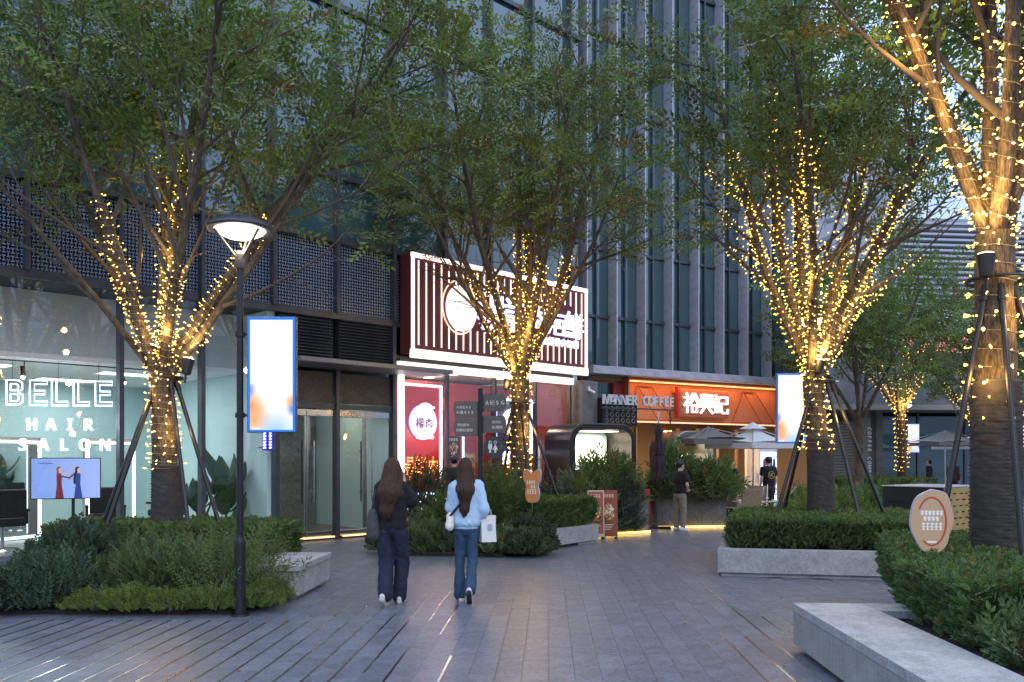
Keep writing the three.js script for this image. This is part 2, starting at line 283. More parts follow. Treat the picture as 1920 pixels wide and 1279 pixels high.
{ const t = thing('granite_bench', 'short granite block seat at the end of the salon shrub bed', 'bench', [-2.83, 0, -10.55], -2.43 * Math.PI / 180);
  obj('top_slab', rbox(.84, .07, 1.42, 0, .365, 0, .006), MAT.granite, t); obj('side_slab', rbox(.05, .28, 1.36, .375, .19, 0, .004), MAT.granite, t); obj('front_slab', rbox(.70, .28, .05, 0, .19, .655, .004), MAT.granite, t); obj('back_slab', rbox(.70, .28, .05, 0, .19, -.655, .004), MAT.granite, t);
  obj('side_slab', rbox(.05, .28, 1.36, -.375, .19, 0, .004), MAT.granite, t);
  obj('recessed_base', box(.66, .05, 1.22, 0, .0255, 0), MAT.granite, t); }

{ // a few dropped leaves on the paving beside the beds
  const r = rng(505), n = 110, g = new THREE.CircleGeometry(.5, 6).scale(.045, .026, 1).rotateX(-Math.PI / 2), im = new THREE.InstancedMesh(g, std([1, 1, 1], .8, 0, { side: THREE.DoubleSide }), n), m = new THREE.Matrix4(), c = new THREE.Color();
  im.name = numbered('fallen_leaves'); im.userData = { kind: 'stuff', label: 'small dropped leaves scattered on the paving beside the beds', category: 'leaves' };
  for (let i = 0; i < n; i++) { const k = i % 4, [x, z] = k === 0 ? [-6 + r() * 5, -8.2 - r() * .7] : k === 1 ? [-2.2 + r() * 3, -13.6 - r() * .5] : k === 2 ? [1.2 + r() * 2.2, -6.2 - r() * 6] : [-4 + r() * 8, -6.3 - r() * 7]; m.compose(new THREE.Vector3(x, .008, z), new THREE.Quaternion().setFromEuler(new THREE.Euler((r() - .5) * .3, r() * 6.3, (r() - .5) * .3)), new THREE.Vector3(1, 1, 1).multiplyScalar(.6 + r() * .6)); im.setMatrixAt(i, m); im.setColorAt(i, r() < .5 ? c.setRGB(.16, .09, .03) : c.setRGB(.10, .12, .03)); }
  scene.add(im);
}
// ---------- the office building: two wings with shops at street level ----------
const A1 = Math.atan2(.698, .716), P1 = [-7.93, 0, -13.22];           // first wing: local x along the front, z outwards
const A2 = Math.atan2(.515, .857), P2 = [1.99, 0, -22.89];            // second wing
const wing1 = thing('office_building', 'dark glass office building with frit spandrels, salon and doors at street level', 'building', P1, A1);
const wing2 = thing('office_building', 'glass office wing behind tall pale vertical fins above the orange restaurant', 'building', P2, A2);
const onWing = (w, x, y, z) => { const a = w === 1 ? A1 : A2, p = w === 1 ? P1 : P2; return [p[0] + Math.cos(a) * x + Math.sin(a) * z, y, p[2] - Math.sin(a) * x + Math.cos(a) * z]; };
function fac(w, name, label, category, x, y = 0, z = 0, group) { return thing(name, label, category, onWing(w, x, y, z), w === 1 ? A1 : A2, group); }
const frit = (() => { // white printed three-armed dots on dark blue glass
  const t = tex(128, 128, (u, v) => { let best = 0; for (const [cx, cy, f] of [[.25, .25, 1], [.75, .75, 1], [.25, .75, -1], [.75, .25, -1]]) { const x = u - cx, y = (v - cy) * f; for (let k = 0; k < 3; k++) { const a = Math.PI / 2 + k * 2.0944, d = x * Math.cos(a) + y * Math.sin(a), e = Math.abs(-x * Math.sin(a) + y * Math.cos(a)); if (d > .02 && d < .21 && e < .06 + d * .12) best = 1; } } return best ? [.60, .66, .76] : [.05, .07, .13]; });
  t.repeat.set(8, 8); return t; })();
MAT.frit = std([0.8, 0.82, 0.86], 0.25, 0, { map: frit });
{
  const t = wing1, x0 = -4.2, x1 = 13.6, top = 19, mull = []; for (let k = -3; k <= 9; k++) mull.push(.36 + 1.42 * k);
  obj('wall', box(x1 - x0, top - 4.5, 8, (x0 + x1) / 2, 4.5 + (top - 4.5) / 2, -4.16), std([0.03, 0.04, 0.05], 0.8), t);
  obj('roof', box(x1 - x0 + .3, .3, 8.4, (x0 + x1) / 2, top + .15, -4.0), MAT.frame, t);
  const levels = [4.56, 6.1, 7.42, 9.0, 10.9, 12.8, 14.7, 16.6, 18.8], rP = rng(5);
  for (const y of levels) obj('transom', box(x1 - x0, y === 4.56 ? .14 : .11, .12, (x0 + x1) / 2, y, .0), MAT.frame, t);
  for (const m of mull) { const low = m > 4.5 || Math.abs(m - .36) < .1 || Math.abs(m + 2.48) < .1 ? 4.6 : 0; obj('mullion', box(.075, top - low, .17, m, low + (top - low) / 2, .035), MAT.frame, t); }
  for (let i = -1; i < mull.length; i++) {
    const a = i < 0 ? x0 : mull[i], b = i === mull.length - 1 ? x1 : mull[i + 1]; if (b - a < .1) continue;
    for (let l = 0; l < levels.length - 1; l++) {
      const g = muv(new THREE.BoxGeometry(b - a - .06, levels[l + 1] - levels[l] - .09, .012), 0);
      const m = obj(l === 0 ? 'frit_panel' : 'window_pane', g, l === 0 ? MAT.frit : MAT.coated, t); m.position.set((a + b) / 2, (levels[l] + levels[l + 1]) / 2, -.04);
      if (l > 0) { m.rotation.y = (rP() - .5) * .012; m.rotation.x = (rP() - .5) * .012; }
      // roller blinds partly drawn behind some panes
    }
  }
  // ground floor: plinth, partitions, ceiling void
  obj('plinth', box(8.7, .12, .2, .15, .062, 0), std([.10, .11, .13], .5), t);
  obj('partition', [box(.2, 4.5, 6, 4.66, 2.25, -3.1), box(.2, 4.5, 6, 7.5, 2.25, -3.1), box(.2, 4.5, 6, 13.5, 2.25, -3.1), box(.2, 4.5, 6, -4.3, 2.25, -3.1)], MAT.wallPaint, t);
  obj('rear_wall', box(18, 4.5, .2, 4.7, 2.25, -6.2), MAT.wallPaint, t);
  // salon front: tall panes between mullions
  const cuts = [-4.2, -1.06, 1.78, 3.20, 4.56];
  for (let i = 0; i + 1 < cuts.length; i++) { const m = obj('shop_window', muv(new THREE.BoxGeometry(cuts[i + 1] - cuts[i] - .07, 4.34, .012)), MAT.pane, t); m.position.set((cuts[i] + cuts[i + 1]) / 2, 2.31, -.02); }
  obj('floor', box(8.8, .04, 6, .2, .06, -3.12), std([.42, .42, .40], .35, 0, { map: TEX.granite }), t);
  obj('ceiling', box(8.66, .1, 5.0, .2, 3.40, -3.6), MAT.white, t);
  obj('bulkhead', box(8.66, 1.1, .1, .2, 3.99, -1.12), std([.50, .58, .58], .8), t);
  obj('bulkhead', box(3.6, .32, .9, -2.2, 4.26, -.58), std([.55, .52, .48], .8), t);
  // door bays: louvres, canopy, panels, doors
  for (const [a, b] of [[4.72, 6.0], [6.08, 7.42]]) {
    const n = 15; for (let k = 0; k < n; k++) { const s = obj('louvre_slat', rbox(b - a - .05, .012, .085, 0, 0, 0, .004), MAT.frame, t); s.position.set((a + b) / 2, 3.62 + k * .063, .0); s.rotation.x = .6; }
    obj('louvre_back', box(b - a, .98, .02, (a + b) / 2, 4.07, -.08), MAT.black, t);
    obj('panel', rbox(b - a - .04, .62, .03, (a + b) / 2, 3.08, .0, .004), std([.135, .125, .105], .55, .2, { map: TEX.granite }), t);
    obj('door_header', box(b - a - .02, .10, .10, (a + b) / 2, 2.70, .0), MAT.frame, t);
    const mid = (a + b) / 2, w = (b - a) / 2 - .03;
    for (const s of [-1, 1]) {
      const d = new THREE.Group(); d.name = 'door'; t.add(d); d.position.set(mid + s * (w / 2 + .008), 0, .0);
      obj('door_glass', box(w - .03, 2.3, .012, 0, 1.34, 0), MAT.pane, d);
      obj('door_rail', [rbox(w, .12, .05, 0, .115, 0), rbox(w, .14, .05, 0, 2.56, 0), rbox(.035, 2.3, .045, s * -(w / 2 - .018), 1.335, 0)], MAT.steel, d);
      obj('handle', [rod(V3(-s * (w / 2 - .13), .75, .07), V3(-s * (w / 2 - .13), 2.0, .07), .016), rod(V3(-s * (w / 2 - .13), .95, .07), V3(-s * (w / 2 - .13), .95, .02), .012), rod(V3(-s * (w / 2 - .13), 1.8, .07), V3(-s * (w / 2 - .13), 1.8, .02), .012)], s < 0 ? MAT.black : MAT.steel, d);
    }
  }
  obj('door_post', [box(.09, 3.5, .16, 4.68, 1.75, .02), box(.08, 3.5, .16, 6.04, 1.75, .02), box(.09, 4.5, .16, 7.46, 2.25, .02)], MAT.frame, t);
  obj('lobby_floor', box(2.64, .04, 6, 6.08, .062, -3.12), std([.16, .16, .15], .4), t);
  obj('lobby_ceiling', box(2.64, .1, 6, 6.08, 3.0, -3.12), MAT.wallPaint, t);
  obj('lobby_wall', box(2.6, 2.9, .1, 6.08, 1.52, -3.0), std([.26, .29, .27], .8, 0, { map: TEX.granite }), t);
  const can = obj('canopy', rbox(3.7, .10, .95, 6.5, 3.50, .52, .02), std([.20, .20, .22], .4, .4), t);
  // lobby ceiling lights, one panel in each bay
  for (const x of [5.36, 6.75]) { obj('ceiling_light', box(.5, .03, .5, x, 2.93, -1.4), glow([1, .86, .6], 1.4), t); const l = new THREE.RectAreaLight(new THREE.Color(1, .93, .80), 4, .5, .5); t.add(l); l.position.set(x, 2.90, -1.4); l.lookAt(...onWing(1, x, 0, -1.4)); }
  // warm strip glow along the door sill
  obj('sill_light', [box(1.2, .03, .03, 5.36, .06, .09), box(1.2, .03, .03, 6.75, .06, .09)], glow([1, .55, .12], 1.0), t);
}
// salon lights, mirrors, neon, screen
{
  for (const [x, z] of [[-2.6, -2.6], [.2, -2.6], [2.9, -2.6], [-1, -4.8], [2.4, -4.8]]) {
    const p = fac(1, 'ceiling_light', 'square flush ceiling light glowing inside the salon', 'light', x, 3.33, z, 'salon ceiling lights');
    obj('diffuser', box(1.1, .02, .5), glow([1, .98, .92], 1.5), p); obj('frame', [box(1.2, .03, .05, 0, .012, .275), box(1.2, .03, .05, 0, .012, -.275), box(.05, .03, .5, .575, .012, 0), box(.05, .03, .5, -.575, .012, 0)], MAT.white, p);
    const l = new THREE.RectAreaLight(new THREE.Color(.86, 1, 1), 9.5, 1.1, .5); l.position.set(0, -.03, 0); p.add(l); l.lookAt(...onWing(1, x, 0, z));
  }
  for (const [x, z, a] of [[.1, -1.5, .5], [.75, -1.6, -.4], [2.35, -1.5, .3], [3.0, -1.7, -.5]]) {
    const p = fac(1, 'track_spotlight', 'small black track spotlight under the salon ceiling', 'spotlight', x, 3.34, z, 'salon track spotlights');
    obj('stem', rod(V3(0, 0, 0), V3(0, -.12, 0), .012), MAT.black, p); obj('can', rod(V3(-.03, -.10, .0), V3(.05 * a * 2, -.28, .06), .045, 12), MAT.black, p);
    obj('lens', new THREE.SphereGeometry(.036, 10, 8).translate(.05 * a * 2, -.285, .062), glow([1, .97, .9], 6), p);
  }
  const track = fac(1, 'lighting_track', 'black lighting rail under the salon ceiling carrying the spotlights', 'track', 1.6, 3.345, -1.6); obj('rail', box(4.2, .03, .035), MAT.black, track); obj('end_cap', [box(.02, .036, .04, 2.11, 0, 0), box(.02, .036, .04, -2.11, 0, 0)], MAT.blackPaint, track);
  // neon wordmark, facing the square
  const N = (px, py, Z) => V3(gx(px, Z), hy(py, Z), -Z);
  const neon = glow([.75, .86, 1], 1.7), back = std([.10, .16, .42], .4), Zn = 14.9;
  const c = N(110, 800, Zn), sg = thing('neon_sign', 'white neon salon wordmark with blue halo hanging inside the window', 'neon sign', [c.x, c.y, c.z], .18), k = Zn / FPX;
  const LET = { B: [[[0, 0], [0, 46], [20, 46], [27, 41], [27, 29], [20, 24], [28, 19], [28, 6], [20, 0], [0, 0]], [[7, 7], [7, 20], [18, 20], [21, 17], [21, 10], [18, 7], [7, 7]], [[7, 27], [7, 39], [17, 39], [20, 36], [20, 30], [17, 27], [7, 27]]], E: [[[0, 0], [0, 46], [30, 46], [30, 39], [8, 39], [8, 27], [26, 27], [26, 20], [8, 20], [8, 7], [30, 7], [30, 0], [0, 0]]], L: [[[0, 0], [0, 46], [8, 46], [8, 7], [28, 7], [28, 0], [0, 0]]] };
  let xx = -90; for (const ch of 'BELLE') { const parts = LET[ch].map(l => limb(l.map(([x, y]) => V3((x + xx) * k, (y + 40) * k, 0)), l.map(() => .0135), 6)); obj('letter_tube', parts, neon, sg); xx += ch === 'B' ? 40 : 38; }
  const row = (s, y, size, gap, x0) => [...s].forEach((ch, i) => { const g = text(ch, size, .03); obj('letter', g.translate((x0 + i * gap) * k, y * k, 0), neon, sg); });
  row('HAIR', 4, .205, 33, -46); row('SALON', -34, .205, 36, -62);
  obj('hanging_wire', [-80, 0, 70].map(x => rod(V3(x * k, 86 * k, 0), V3(x * k, 3.33 - c.y, 0), .004, 4)), MAT.black, sg);
  lamp(new THREE.PointLight(new THREE.Color(.75, .85, 1), 1.2), [0, 0.1, .35], sg);
  // LED-framed mirror stations
  for (const [x, z, g] of [[.95, -3.2, 'first'], [2.75, -3.2, 'second']]) {
    const m = fac(1, 'styling_mirror', 'tall salon mirror edged with a white light strip', 'mirror', x, .1, z, 'salon styling mirrors'); m.rotation.y += .45;
    obj('glass', box(1.15, 1.78, .03, 0, .91, 0), std([.75, .8, .8], .03, 1), m); obj('backboard', box(1.3, 1.94, .04, 0, .98, -.04), std([.25, .22, .2], .6), m);
    obj('light_strip', [box(.045, 1.86, .05, -.6, .95, .01), box(.045, 1.86, .05, .6, .95, .01), box(1.155, .045, .05, 0, 1.86, .01), box(1.155, .045, .05, 0, .03, .01)], glow([.80, .92, 1], 1.8), m);
  }
  for (const [x, z, r] of [[.35, -1.35, .2], [2.1, -1.6, -.3], [3.5, -2.2, .5]]) {
    const ch = fac(1, 'styling_chair', 'black salon chair with square padded back', 'chair', x, .08, z, 'salon styling chairs'); ch.rotation.y += r;
    obj('seat', rbox(.56, .14, .54, 0, .48, 0, .04), MAT.black, ch); obj('backrest', rbox(.54, .48, .10, 0, .80, .25, .03), MAT.black, ch);
    for (const s of [-1, 1]) obj('armrest', [rbox(.06, .05, .5, s * .31, .68, 0, .015), rbox(.05, .22, .06, s * .31, .55, .16, .01)], MAT.blackPaint, ch);
    obj('pedestal', [cyl(.03, .03, .36, 0, .22, 0), cyl(.27, .28, .035, 0, .02, 0, 24)], MAT.steel, ch);
  }
  const sc = canvasTex(512, 336, (q, w, h) => {
    const gr = q.createLinearGradient(0, 0, w, 0); gr.addColorStop(0, '#7fa2ea'); gr.addColorStop(1, '#9db4f2'); q.fillStyle = gr; q.fillRect(0, 0, w, h);
    q.fillStyle = '#33406a'; for (let i = 0; i < 9; i++) q.fillRect(50 + i * 12, 34 + (i % 3) * 2, 8, 9);
    const person = (x, hair, face, cloth, lean) => { q.fillStyle = hair; q.beginPath(); q.ellipse(x - 3, 92, 19, 24, 0, 0, 7); q.fill(); q.fillRect(x - 20, 92, 14, 40); q.fillStyle = face; q.beginPath(); q.ellipse(x + lean * 6, 96, 12, 18, .2, 0, 7); q.fill(); q.fillRect(x - 4, 108, 10, 16); q.fillStyle = cloth; q.beginPath(); q.moveTo(x - 22, 134); q.quadraticCurveTo(x, 112, x + 20, 134); q.lineTo(x + 17, 220); q.lineTo(x + 34, 336); q.lineTo(x - 30, 336); q.lineTo(x - 18, 220); q.fill(); };
    person(205, '#8c4a2c', '#d9a58c', '#6a1d2c', 1); person(345, '#22252e', '#dcae98', '#23408c', 1);
    q.strokeStyle = '#6a1d2c'; q.lineWidth = 13; q.lineCap = 'round'; q.beginPath(); q.moveTo(222, 150); q.lineTo(280, 165); q.lineTo(318, 128); q.stroke(); q.strokeStyle = '#d9a58c'; q.lineWidth = 8; q.beginPath(); q.moveTo(222, 138); q.lineTo(285, 100); q.lineTo(315, 62); q.stroke();
    q.strokeStyle = '#1b1d24'; q.lineWidth = 16; q.beginPath(); q.moveTo(330, 110); q.quadraticCurveTo(312, 170, 320, 210); q.stroke();
  });
  const Zt = 13.9, tv = thing('display_screen', 'screen on a black stand showing a stylist dressing hair, behind the salon window', 'screen', [gx(124, Zt), 0, -Zt], .45), w = 114 * Zt / FPX, h = 74 * Zt / FPX, cy = hy(897, Zt);
  obj('panel', rbox(w + .03, h + .03, .05, 0, cy, 0, .008), MAT.black, tv); obj('screen_face', faceUV(w, h, 0, cy, .0275), panelMat(sc, .62), tv);
  obj('stand', [cyl(.025, .025, cy - .1, .1, cy / 2 + .03, -.04), rbox(.5, .03, .4, .1, .1, -.04)], MAT.black, tv);
  // indoor plants by the last pane
  const leafG = (() => { const g = new THREE.PlaneGeometry(.26, .62, 2, 6); const p = g.attributes.position; for (let i = 0; i < p.count; i++) { const y = p.getY(i) / .62 + .5, x = p.getX(i); p.setXYZ(i, x * Math.sin(Math.PI * Math.min(1, y * .9 + .08)) * 1.1, y * .62, -.35 * y * y * .62 + Math.abs(x) * .25); } g.computeVertexNormals(); return g; })();
  for (const [x, z, s, kind] of [[4.05, -.75, 1.0, 0], [3.55, -.95, .8, 1], [4.3, -1.3, 1.15, 0]]) {
    const p = fac(1, 'potted_plant', kind ? 'small leafy houseplant in a white pot behind the salon glass' : 'broad-leaved houseplant in a white pot behind the salon glass', 'plant', x, .08, z, kind ? undefined : 'broad-leaved salon plants');
    obj('pot', lathe([[0, 0], [.15, 0], [.19, .3], [.17, .3], [.15, .26], [0, .26]]), MAT.white, p); const r = rng(x * 100 | 0);
    for (let i = 0; i < 13; i++) { const a = i * 2.4 + r(), y = .35 + r() * .75 * s, l = obj('leaf', leafG, leafMat([.035, .085, .03], .2), p); l.position.set(Math.cos(a) * .05, y, Math.sin(a) * .05); l.rotation.set(.5 + r() * .7, -a + 1.57, 0, 'YXZ'); l.scale.setScalar((.6 + r() * .5) * s); }
    obj('stem', rod(V3(0, .25, 0), V3(.02, 1.1 * s, 0), .015, 6), std([.06, .09, .03], .8), p);
  }
}
// small blue-lit blade sign beside the doors
{ const b = fac(1, 'blade_sign', 'narrow blue-lit hanging sign with white lettering beside the glass doors', 'sign', 4.35, 2.15, .3); obj('case', rbox(.10, .72, .24, 0, 0, 0, .02), MAT.black, b);
  const t = canvasTex(64, 192, (q, w, h) => { q.fillStyle = '#1b1ec0'; q.fillRect(0, 0, w, h); q.strokeStyle = '#fff'; q.lineWidth = 7; for (let i = 0; i < 4; i++) { const y = 12 + i * 46; q.beginPath(); q.moveTo(14, y + 4); q.lineTo(50, y); q.moveTo(32, y); q.lineTo(28, y + 34); q.moveTo(12, y + 18); q.lineTo(52, y + 16); q.moveTo(14, y + 34); q.lineTo(50, y + 32); q.stroke(); } });
  const f = obj('sign_face', faceUV(.2, .68), panelMat(t, 1.6), b); f.position.set(-.052, 0, 0); f.rotation.y = -Math.PI / 2; const f2 = obj('sign_face', faceUV(.2, .68), panelMat(t, 1.6), b); f2.position.set(0, 0, .122); f2.scale.x = .45;
  obj('bracket', [rod(V3(0, .3, -.1), V3(0, .3, -.32), .012), rod(V3(0, -.3, -.1), V3(0, -.3, -.32), .012)], MAT.black, b); }
// ---------- the red shop ----------
{
  const w = 5.75, h = 2.16, sg = fac(1, 'shop_sign', 'large dark red box sign with white light bars, round emblem and glowing characters', 'shop sign', 7.62, 3.9, 0);
  const red = std([.13, .022, .018], .6), D = .37;
  obj('box', rbox(w, h, D, w / 2, h / 2, D / 2 + .06, .01), red, sg);
  const led = glow([1, .82, .74], .95);
  obj('light_frame', [rbox(w, .10, .05, w / 2, h - .05, D + .09), rbox(.07, h - .12, .05, .05, h / 2, D + .088), rbox(.06, h - .12, .05, w - .05, h / 2, D + .088)], led, sg);
  obj('light_ledge', rbox(w, .19, .10, w / 2, .0, D + .08, .01), glow([1, .88, .80], .72), sg);
  const n = 27; for (let i = 1; i < n; i++) { const x = w * i / n, mid = x > 1.0 && x < w - .55; if (mid) { if (x > 1.0) { obj('light_bar', box(.022, .36, .02, x, h - .34, D + .075), led, sg); obj('light_bar', box(.022, .48, .02, x, .42, D + .075), led, sg); } } else obj('light_bar', box(.022, h - .34, .02, x, h / 2 + .02, D + .075), led, sg); }
  const em = new THREE.Group(); em.name = 'emblem'; sg.add(em); em.position.set(1.38, h / 2 + .04, D + .12);
  obj('disc', new THREE.CylinderGeometry(.42, .42, .07, 40).rotateX(Math.PI / 2).scale(1, 1.22, 1), glow([1, .97, .93], .62), em);
  obj('ring', new THREE.TorusGeometry(.50, .014, 6, 48).scale(1, 1.2, 1).translate(-.03, .02, -.01), glow([1, .45, .25], 1.4), em);
  const wh = glow([.92, .95, 1], 1.05), halo = glow([.05, .08, 1], .6);
  ['yang', 'ji', 'rou', 'jiang', 'xian'].forEach((c, i) => { const s = i < 2 ? .86 : .66, x = i < 2 ? 2.3 + i * .84 : 3.86 + (i - 2) * .66; obj('character', glyph(c, s, 5, .05).translate(x, h / 2 + .06, D + .15), wh, sg); obj('character_halo', glyph(c, s * 1.0, 10, .02).translate(x, h / 2 + .06, D + .115), halo, sg); });
  obj('small_character', ['jiang', 'xian', 'yu', 'rou', 'ji', 'yang'].map((s, i) => glyph(s, .19, 13, .03).translate(4.1 + i * .23, .66, D + .13)), wh, sg);
  // light of the sign itself
  const l = new THREE.RectAreaLight(new THREE.Color(1, .92, .84), .5, w, .5); l.position.set(w / 2, .15, D + .22); sg.add(l); { const q = onWing(1, 7.62 + w / 2, 1.0, 3); l.lookAt(...q); }
  const t = fac(1, 'storefront', 'red shop front with white light columns, neon panels and glass under the big sign', 'shop front', 7.56, 0, 0);
  const W2 = 5.6; obj('light_band', rbox(W2, .17, .12, W2 / 2, 3.66, .12, .01), glow([1, .88, .80], .75), t);
  obj('light_column', rbox(.10, 3.58, .12, .05, 1.79, .12, .01), glow([1, .93, .90], 1.2), t);
  obj('soffit', box(W2, .06, .9, W2 / 2, 3.78, -.3), MAT.frame, t);
  obj('floor', box(5.8, .04, 6, 2.94, .064, -3.12), std([.2, .19, .18], .35), t); obj('ceiling', box(5.75, .1, 5.9, 2.94, 3.86, -3.1), std([.25, .22, .2], .8), t);
  obj('inner_wall', box(5.7, 3.7, .1, 2.94, 1.9, -3.2), std([.34, .03, .028], .6), t); obj('side_lining', box(.05, 3.7, 3.0, 5.78, 1.9, -1.6), std([.22, .03, .03], .5), t);
  // panes and mullions
  const cuts = [.12, 1.42, 2.9, 4.3, 5.6]; for (let i = 0; i + 1 < cuts.length; i++) { const p = obj('window_pane', box(cuts[i + 1] - cuts[i] - .05, 3.5, .012), MAT.pane, t); p.position.set((cuts[i] + cuts[i + 1]) / 2, 1.8, .0); obj('mullion', box(.06, 3.6, .1, cuts[i + 1], 1.8, .02), MAT.frame, t); }
  // red neon panel with the pot emblem
  const pn = new THREE.Group(); pn.name = 'neon_panel'; t.add(pn); pn.position.set(.78, 2.1, -.16);
  obj('panel', box(1.16, 2.35, .04), std([.55, .022, .02], .4), pn);
  obj('light_strip', [box(.05, 2.4, .05, .58, 0, .03), box(1.2, .05, .05, 0, 1.19, .03)], glow([.62, .80, 1], 1.8), pn);
  const g = new THREE.Shape(); g.absellipse(0, 0, .33, .34, 0, Math.PI * 2); obj('emblem_disc', new THREE.ExtrudeGeometry(g, { depth: .03, bevelEnabled: false }).translate(.05, .36, .05), glow([.95, .95, 1], .8), pn);
  obj('emblem_halo', new THREE.TorusGeometry(.37, .028, 6, 40).translate(.05, .36, .05), glow([.12, .2, 1], 1.2), pn);
  obj('emblem_cap', [new THREE.SphereGeometry(.2, 16, 8, 0, 6.3, 0, 1.4).scale(1, .6, .3).translate(.12, .68, .06), rod(V3(-.12, .62, .06), V3(.36, .70, .06), .03, 6), rbox(.5, .07, .03, .1, .02, .06)], glow([.9, .92, 1], .7), pn);
  obj('emblem_writing', ['yang', 'rou'].map((c, i) => glyph(c, .24, 10, .02).translate(-.07 + i * .26, .34, .095)), std([.10, .01, .12], .5), pn);
  const dots = []; { const r = rng(9); for (const [ch, x0] of [['yang', -.36], ['xian', 0], ['rou', .36]]) for (const l of GLYPH[ch]) for (let i = 0; i + 1 < l.length; i++) { const [a, b] = [l[i], l[i + 1]], m = Math.max(1, Math.round(Math.hypot(b[0] - a[0], b[1] - a[1]) / 9)); for (let q = 0; q <= m; q++) dots.push(new THREE.SphereGeometry(.012, 6, 4).translate(x0 + ((a[0] + (b[0] - a[0]) * q / m) - 50) * .0033, -.68 + ((a[1] + (b[1] - a[1]) * q / m) - 50) * .0055, .035)); } }
  const dt = obj('dot_light_writing', dots, glow([1, .50, .03], 1.8), pn); dt.userData.kind = 'stuff';
  lamp(new THREE.PointLight(new THREE.Color(1, .6, .5), 1), [0.1, .2, .45], pn);
  // second neon frame and things deeper in the shop
  const p2 = new THREE.Group(); p2.name = 'neon_panel'; t.add(p2); p2.position.set(3.75, 2.45, -.18);
  obj('light_strip', [box(.05, 1.3, .05, -.62, 0, 0), box(.05, 1.3, .05, .62, 0, 0), box(1.29, .05, .05, 0, .65, 0), box(1.29, .05, .05, 0, -.65, 0)], glow([.6, .72, 1], 1.8), p2);
  obj('panel', box(1.2, 1.26, .02, 0, 0, -.03), std([.10, .05, .12], .5), p2); obj('emblem_disc', new THREE.CylinderGeometry(.3, .3, .03, 32).rotateX(1.5708).translate(-.1, .12, .02), glow([.85, .8, 1], 1.7), p2); obj('emblem_writing', glyph('rou', .4, 11, .02).translate(-.1, .12, .05), std([.25, .02, .2], .5), p2);
  obj('red_panel', [box(1.1, 2.2, .05, 2.1, 1.2, -.9), box(.7, 2.0, .05, 3.3, 1.1, -1.4)], std([.60, .03, .03], .5), t);
  obj('counter', [rbox(1.6, .9, .5, 4.4, .53, -1.0, .02), rbox(1.7, .05, .6, 4.4, 1.01, -1.0, .01)], std([.3, .05, .05], .4), t);
  obj('menu_screen', rbox(.9, .5, .05, 4.9, 1.75, -1.3, .01), glow([.75, .9, 1], 1.4), t); obj('menu_screen', rbox(.5, .9, .05, 2.75, 1.75, -1.2, .01), glow([.5, .75, .8], .9), t);
  obj('display_frame', [box(1.1, .06, .06, 4.9, 2.1, -.9), box(.06, 1.9, .06, 4.36, 1.12, -.9), box(.06, 1.9, .06, 5.44, 1.12, -.9)], MAT.white, t);
  for (const [x, z] of [[1.2, -1.5], [2.9, -1.5], [4.6, -1.5], [3, -2.6]]) { obj('ceiling_light', cyl(.14, .14, .03, x, 3.79, z), glow([1, .85, .65], 4), t); const s = new THREE.PointLight(new THREE.Color(1, .80, .6), 1.6); s.shadow.radius = 6; lamp(s, [x, 3.65, z], t); }
  const by = thing('person', 'person with short dark hair and dark jacket standing inside the red shop', 'person', [gx(851, 18.3), 0.08, -18.3]); by.userData.bystander = 1; later.push(() => simplePerson(by, 1.62, [.04, .035, .035], [.05, .05, .06], 0));
  // pictures and a bottle shelf inside
  { const pic = seed => canvasTex(128, 160, (q, w, h) => { const r = rng(seed); q.fillStyle = ['#7a1712', '#caa04a', '#3a1410'][seed % 3]; q.fillRect(0, 0, w, h); for (let i = 0; i < 60; i++) { const a = r() * 6.28, d = Math.sqrt(r()) * 44; q.fillStyle = ['#f0dcb0', '#c23a22', '#8a9a3c', '#e0a050'][r() * 4 | 0]; q.beginPath(); q.ellipse(64 + Math.cos(a) * d, 82 + Math.sin(a) * d * .8, 4 + r() * 8, 3 + r() * 5, r() * 3, 0, 7); q.fill(); } q.strokeStyle = '#f3e9d0'; scribble(q, 18, 12, 92, 4, 20); });
    [[1.85, 1.9, -.86], [2.36, 1.9, -.86], [2.1, 1.15, -.86], [3.3, 1.5, -1.36]].forEach(([x, y, z], i) => obj('picture', faceUV(.44, .58, x, y, z), panelMat(pic(70 + i)), t));
    for (const y of [1.25, 1.65]) { obj('shelf', box(1.0, .03, .22, 4.9, y, -.95), MAT.white, t); for (let i = 0; i < 7; i++) obj('bottle', lathe([[0, 0], [.035, 0], [.035, .16], [.012, .2], [.012, .25], [0, .25]], 8).translate(4.5 + i * .13, y + .017, -.93), std([[.35, .05, .04], [.1, .25, .1], [.5, .35, .08]][i % 3], .25), t); }
    for (const x of [1.9, 3.1, 4.3]) { const q = fac(1, 'paper_lantern', 'round red lantern hanging inside the red shop window', 'lantern', 7.56 + x, 2.95, -.7, 'lanterns inside the red shop'); obj('lantern_body', new THREE.SphereGeometry(.16, 18, 12).scale(1, .85, 1), glow([.9, .12, .05], .35, [.6, .05, .04]), q); obj('lantern_cap', [cyl(.06, .06, .03, 0, .14, 0), cyl(.06, .06, .03, 0, -.14, 0)], std([.5, .35, .1], .5), q); obj('cord', rod(V3(0, .15, 0), V3(0, .85, 0), .006, 4), MAT.black, q); } }
  // pilaster, camera, vent
  const p = fac(1, 'pilaster', 'beige grey metal clad corner pier with a security camera beside the red shop', 'pier', 13.5, 0, .1); obj('cladding', [rbox(.62, 2.0, .5, .1, 1.06, 0), rbox(.62, 1.6, .5, .1, 2.9, 0)], std([.25, .235, .225], .5, .2, { map: TEX.metal }), p); obj('camera_body', [rod(V3(-.02, 3.45, .3), V3(.16, 3.38, .36), .035), box(.03, .1, .1, .02, 3.5, .26)], MAT.white, p);
}
